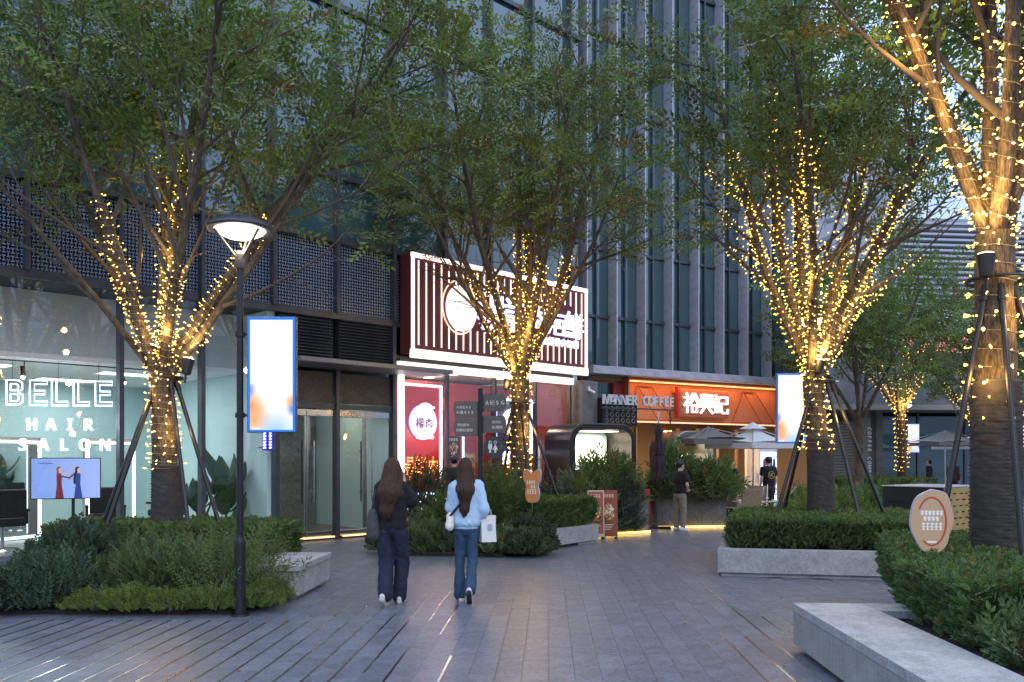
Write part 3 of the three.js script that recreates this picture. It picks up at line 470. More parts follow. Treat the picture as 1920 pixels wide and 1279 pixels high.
// ---------- second wing: fins, glazing, restaurant ----------
const later2 = [];
{
  const t = wing2, L = 9.4, top = 24, y0 = 4.02;
  obj('wall', box(L, top - y0 - .3, 6, L / 2, (top + y0) / 2 + .15, -3.35), std([.03, .04, .05], .8), t);
  obj('roof', box(L + .3, .3, 6.6, L / 2, top + .2, -3.1), MAT.frame, t);
  obj('soffit', rbox(L, .22, .9, L / 2, y0 + .0, -.12, .02), MAT.fin, t);
  const levels = [4.2, 5.55, 7.4, 9.3, 11.3, 13.3, 15.3, 17.3, 19.3, 21.3, 23.3], r = rng(12);
  for (const y of levels) obj('transom', box(L, .08, .1, L / 2, y, -.27), MAT.frame, t);
  for (let i = 0; i < 10; i++) {
    const x = i * 1.0 + .0; obj('fin', muv(new THREE.ExtrudeGeometry(new THREE.Shape([[-.05, .28], [-.05, -.10], [-.01, -.10], [.05, .0], [.05, .28]].map(([a, b]) => new THREE.Vector2(a, b))), { depth: top - y0 + .1, bevelEnabled: false }).rotateX(-Math.PI / 2).translate(x, y0 - .12, 0)), MAT.fin, t);
    if (i < 9) {
      obj('mullion', box(.05, top - y0, .12, x + .5, (top + y0) / 2, -.26), MAT.frame, t);
      for (let l = 0; l + 1 < levels.length; l++) for (const s of [0, .5]) { const m = obj('window_pane', box(.45, levels[l + 1] - levels[l] - .08, .012), MAT.coated, t); m.position.set(x + s + .25, (levels[l] + levels[l + 1]) / 2, -.30); m.rotation.y = (r() - .5) * .02; m.rotation.x = (r() - .5) * .014; }
    }
  }
  // ground floor shell of this wing
  obj('rear_wall', box(L, 4, .2, L / 2, 2, -5.6), std([.30, .22, .15], .8), t); obj('floor', box(L, .05, 5.6, L / 2, .03, -2.9), std([.25, .2, .15], .5), t); obj('ceiling', box(L, .1, 5.5, L / 2, 3.86, -3.0), std([.3, .22, .16], .8), t);
  for (const x of [L - .1, .2]) obj('end_wall', box(.2, 3.8, 5.6, x, 1.95, -2.9), std([.2, .15, .11], .8), t);
  const dark = obj('dark_glazing', box(.95, 3.6, .03, .62, 1.95, -.3), MAT.coated, t); obj('red_pier', rbox(.34, 3.7, .2, 1.2, 1.9, -.25), std([.24, .015, .015], .5), t);
  // restaurant: orange lit fascia
  const f = fac(2, 'restaurant_fascia', 'orange lit restaurant fascia with zigzag frames and white brush characters', 'shop sign', 1.42, 2.66, 0);
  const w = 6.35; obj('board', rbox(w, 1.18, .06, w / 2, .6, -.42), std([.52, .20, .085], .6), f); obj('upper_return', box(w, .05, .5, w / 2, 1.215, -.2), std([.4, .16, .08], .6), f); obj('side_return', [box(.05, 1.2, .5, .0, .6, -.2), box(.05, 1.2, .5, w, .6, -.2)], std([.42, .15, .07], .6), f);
  obj('light_strip', box(w - .1, .03, .03, w / 2, 1.15, .0), glow([1, .30, .06], 2.5), f); obj('light_strip', box(w - .1, .03, .03, w / 2, .02, .0), glow([1, .28, .05], 1.6), f);
  { const l = new THREE.RectAreaLight(new THREE.Color(1, .42, .14), 14, w - .3, .06); l.position.set(w / 2, 1.12, -.03); f.add(l); l.lookAt(...onWing(2, 1.42 + w / 2, 2.9, -.42)); }
  const zig = (x, s) => obj('zigzag_frame', [[0, .1, .45 * s, 1.05], [.45 * s, 1.05, .95 * s, 1.05], [.95 * s, 1.05, 1.75 * s, .1], [.45 * s, 1.05, 1.2 * s, .1], [0, .1, 1.75 * s, .1]].map(([a, b, c, d]) => rod(V3(x + a, b, -.30), V3(x + c, d, -.30), .016, 5)), std([.35, .07, .03], .5), f); zig(.15, 1); zig(4.3, 1.05);
  const pl = new THREE.Group(); pl.name = 'name_plaque'; f.add(pl); pl.position.set(3.0, .62, -.18); obj('plaque', rbox(2.0, .84, .10, 0, 0, 0, .04), std([.36, .13, .06], .4, .2), pl); obj('plaque_edge', [rbox(.06, .9, .14, -1.03, 0, 0)], std([.4, .03, .02], .4), pl);
  ['yu', 'xing', 'ji'].forEach((c, i) => { obj('character', glyph(c, .60, 8, .05).translate(-.58 + i * .6, 0, .10), glow([1, .95, .88], 1.3), pl); obj('character_edge', glyph(c, .60, 12, .02).translate(-.58 + i * .6, -.01, .065), std([.55, .04, .02], .5), pl); });
  // restaurant interior: warm lights, timber screens, drinks cooler
  for (const x of [2.3, 4.2, 6.2]) { const q = fac(2, 'pendant_light', 'warm pendant lamp hanging inside the orange restaurant', 'lamp', x, 2.5, -1.6, 'restaurant pendant lamps'); obj('shade', lathe([[.03, .2], [.2, 0], [.19, 0], [.02, .18]]), std([.5, .25, .08], .5), q); obj('bulb', new THREE.SphereGeometry(.06, 10, 8).translate(0, .03, 0), glow([1, .7, .35], 10), q); obj('cord', rod(V3(0, .2, 0), V3(0, 1.3, 0), .006, 4), MAT.black, q); const s = new THREE.PointLight(new THREE.Color(1, .66, .32), 9); s.shadow.radius = 3; lamp(s, [0, .02, 0], q); }
  for (let i = 0; i < 7; i++) obj('timber_screen', box(.05, 2.5, .12, 2.1 + i * .8, 1.3, -.5), std([.30, .16, .07], .6), t);
  obj('bar_counter', rbox(3.2, 1.0, .5, 5.0, .55, -1.1, .02), std([.35, .2, .08], .5), t); obj('yellow_board', rbox(1.4, .22, .04, 5.2, 1.45, -.4, .01), std([.7, .5, .08], .5), t);
  const k = fac(2, 'drinks_cooler', 'glass drinks cooler with blue white light beside the restaurant entrance', 'cooler', 6.85, .05, -.1); obj('case', rbox(.8, 1.9, .6, 0, .97, -.1, .02), MAT.white, k); obj('lit_window', box(.66, 1.5, .02, 0, 1.05, .215), glow([.55, .65, 1], 1.3), k); obj('shelf', [.5, .9, 1.3, 1.65].map(y => box(.64, .03, .02, 0, y, .23)), MAT.steel, k); obj('bottle_row', [.58, .98, 1.38].flatMap(y => [-.22, -.08, .07, .21].map(x => cyl(.04, .05, .26, x, y + .08, .235, 8))), std([.12, .08, .25], .3), k);
}
// ---------- trees, string lights, support poles ----------
// a spray of leaves: pointed leaves alternate along a thin stalk (length 1, scaled by the copy)
function sprayGeo(n, len, leafL, leafW, seed, droop = .25) {
  const r = rng(seed), pos = [], idx = [];
  const leaf = (p, d, up, L, W) => { const s = V3().crossVectors(d, up).normalize(), u = V3().crossVectors(s, d).normalize(), i = pos.length / 3;
    const pt = (a, b, c) => { const q = p.clone().addScaledVector(d, a).addScaledVector(s, b).addScaledVector(u, c); pos.push(q.x, q.y, q.z); };
    pt(0, 0, 0); pt(L * .42, W * .5, W * .16); pt(L * .42, -W * .5, W * .16); pt(L * .5, 0, -W * .02); pt(L, 0, -L * .14); idx.push(i, i + 3, i + 1, i, i + 2, i + 3, i + 1, i + 3, i + 4, i + 3, i + 2, i + 4); };
  for (let k = 0; k < n; k++) { const t = (k + .6) / n, sd = k % 2 ? 1 : -1, p = V3(0, t * len, -droop * t * t * len); const d = V3(sd * (.8 + r() * .3), .55 + r() * .4, (r() - .5) * .5 - .15).normalize(); leaf(p, d, V3((r() - .5) * .6, .15, 1).normalize(), leafL * (.75 + r() * .5), leafW * (.8 + r() * .4)); }
  leaf(V3(0, len, -droop * len), V3(0, 1, -.3).normalize(), V3(0, 0, 1), leafL, leafW);
  const g = new THREE.BufferGeometry(); g.setAttribute('position', new THREE.Float32BufferAttribute(pos, 3)); g.setIndex(idx); return clean(g);
}
const SPRAY = { tree: sprayGeo(9, .36, .105, .042, 3), tree2: sprayGeo(13, .44, .088, .034, 13, .35), hedge: sprayGeo(9, .085, .034, .02, 4, .1), round: sprayGeo(8, .12, .05, .03, 5, .1), shrub: sprayGeo(10, .2, .062, .026, 6, .2), bamboo: sprayGeo(8, .30, .13, .022, 7, .45), fern: sprayGeo(22, .5, .075, .016, 8, .35), carpet: sprayGeo(8, .08, .028, .012, 9, .1), tall: sprayGeo(10, .34, .15, .045, 10, .3) };
const _m = new THREE.Matrix4(), _q = new THREE.Quaternion(), _c = new THREE.Color();
function foliage(name, geo, mat, items, parent, tint) {  // items: [pos, dir, scale, roll]
  const im = new THREE.InstancedMesh(geo, mat, items.length); im.name = name; im.userData.kind = 'stuff'; im.castShadow = im.receiveShadow = true;
  items.forEach(([p, d, s, roll], i) => { _q.setFromUnitVectors(V3(0, 1, 0), d).multiply(new THREE.Quaternion().setFromAxisAngle(V3(0, 1, 0), roll)); _m.compose(p, _q, V3(s, s, s)); im.setMatrixAt(i, _m); if (tint) im.setColorAt(i, tint(_c, p, i)); });
  parent.add(im); return im;
}
const LEAF = leafMat([1, 1, 1], .5);
const greenTint = (base, vary, seed, autumn = .05) => { const r = rng(seed); return c => { const k = 1 + (r() - .5) * vary, a = r() < autumn; return a ? c.setRGB(.20 * k, .105 * k, .018) : c.setRGB(base[0] * k * (1 + (r() - .5) * .25), base[1] * k, base[2] * k * (1 + (r() - .5) * .3)); }; };
function growTree(o) {
  const r = rng(o.seed), paths = [], sprays = [], b = V3(o.x, 0, o.z);
  const walk = (start, dir, len, segs, r0, r1, level, bend, up) => {
    const pts = [start.clone()], rad = [r0], d = dir.clone(), st = len / segs;
    for (let i = 1; i <= segs; i++) { d.add(V3((r() - .5) * bend, (r() - .5) * bend * .5 + up, (r() - .5) * bend)).normalize(); pts.push(pts[i - 1].clone().addScaledVector(d, st)); rad.push(r0 + (r1 - r0) * Math.pow(i / segs, .8)); }
    const p = { pts, rad, level, len }; paths.push(p); return p;
  };
  const along = (p, u) => { const f = u * (p.pts.length - 1), i = Math.min(p.pts.length - 2, Math.floor(f)), t = f - i; return { pos: p.pts[i].clone().lerp(p.pts[i + 1], t), dir: p.pts[i + 1].clone().sub(p.pts[i]).normalize(), rad: p.rad[i] + (p.rad[i + 1] - p.rad[i]) * t }; };
  const side = (dir, tilt, az) => { const a = Math.abs(dir.y) < .95 ? V3(0, 1, 0) : V3(1, 0, 0), u = V3().crossVectors(dir, a).normalize(), w = V3().crossVectors(u, dir); return dir.clone().multiplyScalar(Math.cos(tilt)).addScaledVector(u, Math.sin(tilt) * Math.cos(az)).addScaledVector(w, Math.sin(tilt) * Math.sin(az)).normalize(); };
  const trunk = walk(b, V3(o.lean || 0, 1, 0).normalize(), o.fork, 9, o.r * 1.08, o.r * .92, 0, .03, 0); trunk.rad[0] *= 1.12;
  const leafy = (p, u0, every, s0) => { for (let u = u0; u <= 1; u += every / p.len) { const a = along(p, Math.min(.999, u)); for (let q = 0; q < 2; q++) { const d = side(a.dir, .5 + r() * .8, r() * 6.28); d.y = d.y * .6 + .1; d.normalize(); sprays.push([a.pos.clone(), d, s0 * (.6 + r() * .85), r() * 6.28]); } } };
  const limbs = [];
  o.limbs.forEach(([az, tilt, len, rk], i) => {
    const st = along(trunk, 1 - (i % 3) * .035); const d = V3(Math.cos(az) * Math.sin(tilt), Math.cos(tilt), -Math.sin(az) * Math.sin(tilt));
    const st2 = st.pos.clone().addScaledVector(d, -o.r * .3), l = walk(st2, d, len, 12, o.r * (rk || .52), .022, 1, .12, o.arch || .0); limbs.push(l);
    const kids = Math.round(len * (o.dens || 1.85));
    for (let k = 0; k < kids; k++) {
      const u = .22 + .76 * (k + r() * .8) / kids, a = along(l, u), c = walk(a.pos, side(a.dir, .45 + r() * .55, r() * 6.28), len * (.46 - .26 * u) * (.7 + r() * .6), 7, Math.min(a.rad * .62, .05), .008, 2, .18, .03);
      const m = Math.round(c.len * 2.0) + 1;
      for (let j = 0; j < m; j++) { const v = .2 + .8 * (j + r()) / m, e = along(c, Math.min(.99, v)), tw = walk(e.pos, side(e.dir, .5 + r() * .5, r() * 6.28), .35 + r() * .75, 4, Math.min(e.rad * .7, .012), .003, 3, .25, -.01); if (e.pos.y > (o.bare || 0) + r() * .8) leafy(tw, .15, .19, o.leaf || 1); }
      if (c.pts[3].y > (o.bare || 0)) leafy(c, .55, .2, o.leaf || 1);
    }
    if (l.pts[6].y > (o.bare || 0)) leafy(l, .75, .15, o.leaf || 1);
  });
  const t = thing(o.name || 'street_tree', o.label, 'tree', [0, 0, 0], 0);
  const put = (nm, lv, sides, mat) => { const g = paths.filter(p => lv.includes(p.level)).map(p => clean(limb(p.pts, p.rad, sides))); if (g.length) return obj(nm, mergeGeometries(g), mat, t); };
  put('trunk', [0], 18, MAT.bark); put('limbs', [1], 10, MAT.bark); put('branches', [2], 6, MAT.twig); const tw = put('twigs', [3], 3, MAT.twig); if (tw) tw.userData.kind = 'stuff';
  // rope wrap round the foot of the trunk
  if (o.wrap) { const prof = [], n = Math.round((o.wrap[1] - o.wrap[0]) / .036); for (let i = 0; i <= n * 2; i++) { const y = o.wrap[0] + (o.wrap[1] - o.wrap[0]) * i / (n * 2), u = y / o.fork; prof.push([o.r * (1.17 - .17 * u) + .012 + (i % 2 ? .017 : 0), y]); } const wg = lathe([[.02, o.wrap[0]], ...prof, [.02, o.wrap[1]]], 36), wp = wg.attributes.position; for (let i = 0; i < wp.count; i++) { const x = wp.getX(i), y = wp.getY(i), z = wp.getZ(i), a = Math.atan2(z, x), f = 1 + .035 * noiseGen.noise(Math.cos(a) * 2.2, y * 26, Math.sin(a) * 2.2) + .03 * noiseGen.noise(Math.cos(a) * 1.3, y * 3, Math.sin(a) * 1.3 + 5); wp.setXYZ(i, x * f, y + a * .006 + .008 * noiseGen.noise(Math.cos(a) * 3, y * 9, Math.sin(a) * 3), z * f); } wg.computeVertexNormals(); obj('rope_wrap', wg.translate(o.x + (o.lean || 0) * (o.wrap[0] + o.wrap[1]) / 2, 0, o.z), MAT.rope, t); }
  for (const k of [0, 1]) foliage('crown', k ? SPRAY.tree2 : SPRAY.tree, LEAF, sprays.filter((_, i) => (i * 7 % 5 < 3) === !k), t, greenTint(o.tint || [.142, .205, .030], 1.0, o.seed + 1 + k, o.autumn === undefined ? .04 : o.autumn));
  return { t, trunk, limbs, paths, along, count: sprays.length };
}
const BULB = new THREE.ConeGeometry(.0085, .028, 6).translate(0, -.012, 0), bulbMat = glow([1, .57, .045], 2.0), wireMat = std([.30, .26, .16], .5);
function stringLights(tr, o) {
  const t = thing('string_lights', o.label, 'string lights'), r = rng(o.seed), bulbs = [], wires = [];
  const spiral = (p, u0, u1, pitch, gap) => {
    const L = p.len * (u1 - u0), turns = L / pitch, pts = []; let acc = 0, last = null; const N = Math.max(8, Math.round(turns * 9));
    for (let i = 0; i <= N; i++) {
      const u = u0 + (u1 - u0) * i / N, a = tr.along(p, Math.min(.999, u)), th = turns * 6.283 * i / N + o.seed + noiseGen.noise(i * .13, o.seed, p.len) * 1.6; const ref = Math.abs(a.dir.y) < .9 ? V3(0, 1, 0) : V3(1, 0, 0), e = V3().crossVectors(a.dir, ref).normalize(), f = V3().crossVectors(e, a.dir);
      const out = e.clone().multiplyScalar(Math.cos(th)).addScaledVector(f, Math.sin(th)), q = a.pos.clone().addScaledVector(out, a.rad * (p.level ? 1 : 1.03) + .012 + (o.wrapPad && a.pos.y < o.wrapPad ? .035 : 0)); pts.push(q);
      if (last) { acc += q.distanceTo(last); while (acc > gap) { acc -= gap * (.4 + r() * 1.0); bulbs.push([q.clone().addScaledVector(out, .012 + r() * .018).add(V3((r() - .5) * .03, (r() - .5) * .04, (r() - .5) * .03)), out.clone().multiplyScalar(.8).add(V3((r() - .5) * .8, r() * .6 - .2, (r() - .5) * .8)).normalize(), (.7 + r() * .7), r() * 6]); } } last = q;
    }
    wires.push(clean(wire(pts, .0035, 3)));
  };
  const fork = tr.trunk.len; if (o.trunk) spiral(tr.trunk, o.trunk[0] / fork, o.trunk[1] / fork, o.pitch || .11, o.gap || .1);
  tr.limbs.forEach((l, i) => { const u1 = o.limbTo[i] ?? 0; if (u1) spiral(l, .02, u1, (o.pitch || .11) * (o.limbPitch || 1), o.gap || .1); });
  for (const [i, u1] of o.twigs || []) { const l = tr.paths.filter(p => p.level === 2)[i]; if (l) spiral(l, .02, u1, .12, .1); }
  obj('wire', mergeGeometries(wires), wireMat, t);
  if (o.single) { const some = bulbs.filter((_, i) => i % Math.ceil(bulbs.length / 290) === 0 || bulbs.length < 295); some.forEach(([p, d, s]) => { const m = obj('bulb', BULB, bulbMat, t); m.position.copy(p); m.quaternion.setFromUnitVectors(V3(0, -1, 0), d); m.scale.setScalar(s * 1.5); }); const rest = bulbs.filter(b => !some.includes(b)); if (rest.length) foliage('bulbs', BULB, bulbMat, rest.map(([p, d, s, q]) => [p, d.clone().negate(), s, q]), t); }
  else foliage('bulbs', BULB, bulbMat, bulbs.map(([p, d, s, q]) => [p, d.clone().negate(), s * (o.size || 1), q]), t);
  // the string's light, as a handful of small warm lamps just off the bark
  for (const [x, y, z, k] of o.lamps || []) { const l = new THREE.PointLight(new THREE.Color(1, .56, .14), k * 1.6); l.shadow.radius = 4; lamp(l, [x, y, z], t); }
  return t;
}
function poles(tr, o) { // leaning steel props tied to the trunk
  const n = o.feet.length; o.feet.forEach(([dx, dz], i) => { const p = thing('tree_prop', o.label + o.by[i], 'tree support', [0, 0, 0], 0, o.group); const a = V3(tr.trunk.pts[0].x + dx, o.y0, tr.trunk.pts[0].z + dz), top = V3(tr.trunk.pts[0].x + dx * .13, o.y1, tr.trunk.pts[0].z + dz * .13); obj('pole', rod(a, top, .028, 10), MAT.blackPaint, p); obj('collar', rod(top.clone().lerp(a, .02), top.clone().lerp(a, .07), .038, 10), MAT.black, p); });
  const band = thing('prop_collar', o.bandLabel, 'clamp'); obj('band', new THREE.TorusGeometry(o.br, .022, 6, 24).rotateX(Math.PI / 2).translate(tr.trunk.pts[0].x, o.y1, tr.trunk.pts[0].z), MAT.black, band); obj('bolt', [rod(V3(tr.trunk.pts[0].x + o.br, o.y1, tr.trunk.pts[0].z), V3(tr.trunk.pts[0].x + o.br + .08, o.y1, tr.trunk.pts[0].z), .012)], MAT.steel, band);
}
function treeSpot(pos, dir, label, k, group) { // black floodlight clamped in the fork
  const t = thing('tree_floodlight', label, 'floodlight', pos, 0, group); const d = V3(...dir).normalize(); const a = V3(0, 0, 0), b = d.clone().multiplyScalar(.2);
  obj('housing', rod(a, b, .06, 14, .085), MAT.black, t); obj('lens', new THREE.CylinderGeometry(.07, .07, .012, 16).applyQuaternion(new THREE.Quaternion().setFromUnitVectors(V3(0, 1, 0), d)).translate(...d.clone().multiplyScalar(.207).toArray()), glow([1, .75, .35], 6), t); obj('bracket', rod(V3(0, 0, 0), V3(-d.x * .05, -.12, .02), .015), MAT.black, t);
  const l = new THREE.SpotLight(new THREE.Color(1, .62, .20), k * 1.0, 0, .62, .6); l.shadow.radius = 3; l.position.copy(d.clone().multiplyScalar(.23)); l.target.position.copy(d.clone().multiplyScalar(2)); l.castShadow = true; t.add(l, l.target); return t;
}
const HALF = Math.PI / 2;
// tree before the salon
const tA = growTree({ seed: 31, x: -4.65, z: -11.5, r: .165, fork: 2.75, label: 'spreading street tree with rope-wrapped trunk and fairy lights before the salon', wrap: [.55, 1.55], bare: 4.6, arch: .004,
  limbs: [[2.7, .52, 6.2, .5], [2.2, .22, 6.0, .5], [1.2, .16, 5.8, .55], [.35, .50, 6.6, .62], [.1, .62, 5.8, .42], [4.2, .42, 5.2, .5], [5.3, .48, 5.6, .5], [3.5, .62, 4.6, .3]] });
stringLights(tA, { seed: 3, label: 'warm fairy lights wound round the trunk and limbs of the salon tree', trunk: [1.5, 2.75], wrapPad: 1.6, limbTo: [.38, .56, .6, .4, .18, .5, .3, 0], pitch: .10, gap: .085, lamps: [[-4.4, 2.0, -11.2, .5], [-4.95, 2.4, -11.25, .5], [-4.5, 3.3, -11.1, .8], [-4.8, 4.3, -11.2, .6]] });
poles(tA, { feet: [[-.92, .25], [-.62, .75], [.62, .72], [.95, .3]], y0: .3, y1: 2.72, br: .2, label: 'black steel prop of the salon tree ', by: ['footed beside the dark dome shrub', 'footed behind the dome shrub', 'footed in the hedge beside the floodlit limb', 'footed at the hedge end by the short seat'], group: 'props of the salon tree', bandLabel: 'black clamp band round the trunk of the salon tree' });
treeSpot([-4.83, 2.95, -11.28], [.35, 1, -.05], 'black floodlight clamped low in the fork of the salon tree', 7); treeSpot([-4.30, 2.75, -11.25], [.1, 1, -.2], 'black floodlight on the outer side of the salon tree fork', 4);
// tree before the red shop
const tB = growTree({ seed: 47, x: .14, z: -17, r: .19, fork: 3.25, label: 'string-lit street tree standing before the red shop sign', wrap: [.5, 1.4], bare: 5.6, arch: .02, autumn: .07, tint: [.145, .200, .036],
  limbs: [[2.6, .40, 6.0, .5], [1.9, .22, 6.6, .5], [1.0, .18, 6.8, .5], [.3, .42, 6.2, .55], [5.4, .40, 6.2, .5], [4.2, .40, 5.8, .5], [.1, .55, 4.6, .32], [3.1, .55, 5.0, .32]] });
stringLights(tB, { seed: 5, label: 'warm fairy lights dense on the tree before the red shop', trunk: [1.2, 3.2], limbTo: [.42, .5, .5, .45, .4, .4, .25, .3], pitch: .13, gap: .09, size: 1.15, lamps: [[.4, 2.2, -16.7, .5], [-.1, 3.1, -16.65, .6], [.2, 4.2, -16.5, .9], [.7, 4.8, -16.6, .7], [-.6, 4.8, -16.6, .7]] });
poles(tB, { feet: [[-.75, .6], [.25, .95], [.95, .5], [-.5, -.8]], y0: .3, y1: 2.75, br: .22, label: 'black steel prop of the red shop tree ', by: ['footed among the bamboo', 'footed behind the butterfly sign', 'footed beside the menu boards', 'footed toward the shop window'], group: 'props of the red shop tree', bandLabel: 'black clamp band round the trunk before the red shop' });
treeSpot([-.12, 3.0, -16.75], [.2, 1, -.1], 'black floodlight clamped to the tree before the red shop', 5);
// tree in the granite planter
const tC = growTree({ seed: 63, x: 4.85, z: -13.4, r: .17, fork: 2.95, label: 'string-lit street tree rising from the low granite planter hedge', wrap: [.5, 1.95], bare: 5.0, autumn: .06, tint: [.138, .205, .034], arch: .004,
  limbs: [[2.75, .52, 5.6, .5], [2.0, .26, 6.2, .5], [1.3, .14, 6.4, .5], [.45, .38, 6.0, .55], [.0, .60, 5.2, .45], [4.4, .40, 5.6, .5], [5.4, .45, 5.8, .5]] });
stringLights(tC, { seed: 8, label: 'warm fairy lights dense on trunk and limbs of the granite planter tree', trunk: [1.75, 2.95], wrapPad: 2.0, limbTo: [.72, .8, .8, .76, .65, .7, .7], pitch: .11, gap: .08, size: 1.15, twigs: [0, 1, 2, 4, 11, 12, 13, 15, 22, 23, 24, 33, 34, 44, 45, 55].map(i => [i, .55]), lamps: [[5.05, 2.3, -13.05, .5], [4.6, 3.2, -13.0, .7], [5.1, 3.9, -13.0, .8], [4.4, 4.3, -12.9, .8], [5.4, 4.6, -13.0, .7]] });
poles(tC, { feet: [[-.95, .45], [-.5, -.55], [.35, .85], [1.0, .35]], y0: .4, y1: 2.85, br: .2, label: 'black steel prop of the granite planter tree ', by: ['crossing the glowing display board', 'footed behind the trunk by the display board', 'footed at the front edge of the hedge', 'footed beside the slotted box'], group: 'props of the planter tree', bandLabel: 'black clamp band round the trunk of the planter tree' });
treeSpot([4.70, 2.95, -13.12], [.25, 1, -.1], 'black floodlight clamped to the granite planter tree', 6);
// largest tree by the long granite seat
const tD = growTree({ seed: 88, x: 4.54, z: -8, r: .185, fork: 3.75, label: 'largest tree, smooth forked trunk wound with fairy lights behind the long granite seat', wrap: [.35, 2.35], bare: 4.6, arch: .004, autumn: .08, dens: 1.4, tint: [.135, .21, .034],
  limbs: [[2.55, .42, 5.4, .60], [1.5, .12, 6.0, .50], [.5, .30, 5.6, .62], [5.6, .42, 5.2, .5], [4.3, .42, 5.0, .5], [3.2, .34, 5.4, .36]] });
stringLights(tD, { seed: 12, label: 'large warm fairy bulbs wound round the largest tree by the granite seat', trunk: [1.9, 3.75], wrapPad: 2.4, limbTo: [.85, .7, .6, .5, .4, .6], pitch: .16, gap: .085, single: true, lamps: [[4.25, 2.4, -7.7, .5], [4.75, 3.0, -7.65, .6], [4.2, 3.9, -7.6, .9], [3.9, 4.8, -7.7, .9], [3.6, 5.4, -7.8, .6]] });
poles(tD, { feet: [[-.82, .35], [-.16, .75], [.75, .55]], y0: .35, y1: 3.3, br: .25, label: 'black steel prop of the largest tree ', by: ['footed behind the round stake sign', 'standing almost upright before the trunk', 'footed on the far side from the stake sign'], group: 'props of the largest tree', bandLabel: 'black clamp band round the trunk of the largest tree' });
treeSpot([4.30, 3.28, -7.74], [.05, 1, -.1], 'black floodlight strapped to the trunk of the largest tree', 8);
// far trees beyond the terrace
const tE = growTree({ seed: 101, x: gx(1692, 29), z: -29, r: .16, fork: 3.2, label: 'slim string-lit tree beside the coffee company sign', bare: 4.4, dens: 1.4, leaf: 1.25, limbs: [[2.7, .6, 4.6, .5], [2.0, .3, 5, .5], [1.2, .15, 5.2, .5], [.4, .4, 5, .5], [5.5, .5, 4.6, .5], [3.9, .5, 4.4, .5]] });
stringLights(tE, { seed: 15, label: 'fairy lights on the slim tree beside the coffee company sign', trunk: [1.2, 3.2], limbTo: [.6, .6, .6, .62, .5, .5], pitch: .16, gap: .12, size: 1.4, lamps: [[gx(1692, 29), 3.5, -28.5, 2]] });
const tF = growTree({ seed: 120, x: gx(1840, 33), z: -33, r: .18, fork: 2.6, label: 'leafy tree with fairy lights behind the largest trunk and far terrace', bare: 2.6, dens: 1.8, leaf: 1.3, limbs: [[2.7, .6, 4.2, .5], [2.0, .3, 5, .5], [1.2, .2, 5.2, .5], [.4, .5, 5, .5], [5.5, .5, 4.4, .5]] });
stringLights(tF, { seed: 16, label: 'fairy lights hanging on the leafy tree beyond the far terrace', trunk: [.8, 2.6], limbTo: [.6, .6, .5, .5, .6], pitch: .12, gap: .11, size: 1.5 });
const tG = growTree({ seed: 133, x: gx(1610, 24), z: -24, r: .13, fork: 2.6, label: 'unlit leafy tree between the orange restaurant and the granite planter tree', bare: 3.0, dens: 1.9, leaf: 1.2, limbs: [[2.7, .5, 4.2, .5], [1.6, .2, 4.6, .5], [.6, .45, 4.6, .5], [5.5, .5, 4.2, .5], [4.2, .5, 4, .5]] });
const tH = growTree({ seed: 141, x: gx(1905, 25), z: -25, r: .13, fork: 2.4, label: 'unlit leafy tree standing behind the largest trunk', bare: 3.1, dens: 1.7, leaf: 1.2, limbs: [[2.7, .5, 4.0, .5], [1.6, .2, 4.4, .5], [.6, .45, 4.4, .5], [5.5, .5, 4.0, .5]] });
console.log('sprays', [tA, tB, tC, tD, tE, tF, tG, tH].map(t => t.count).join(' '));
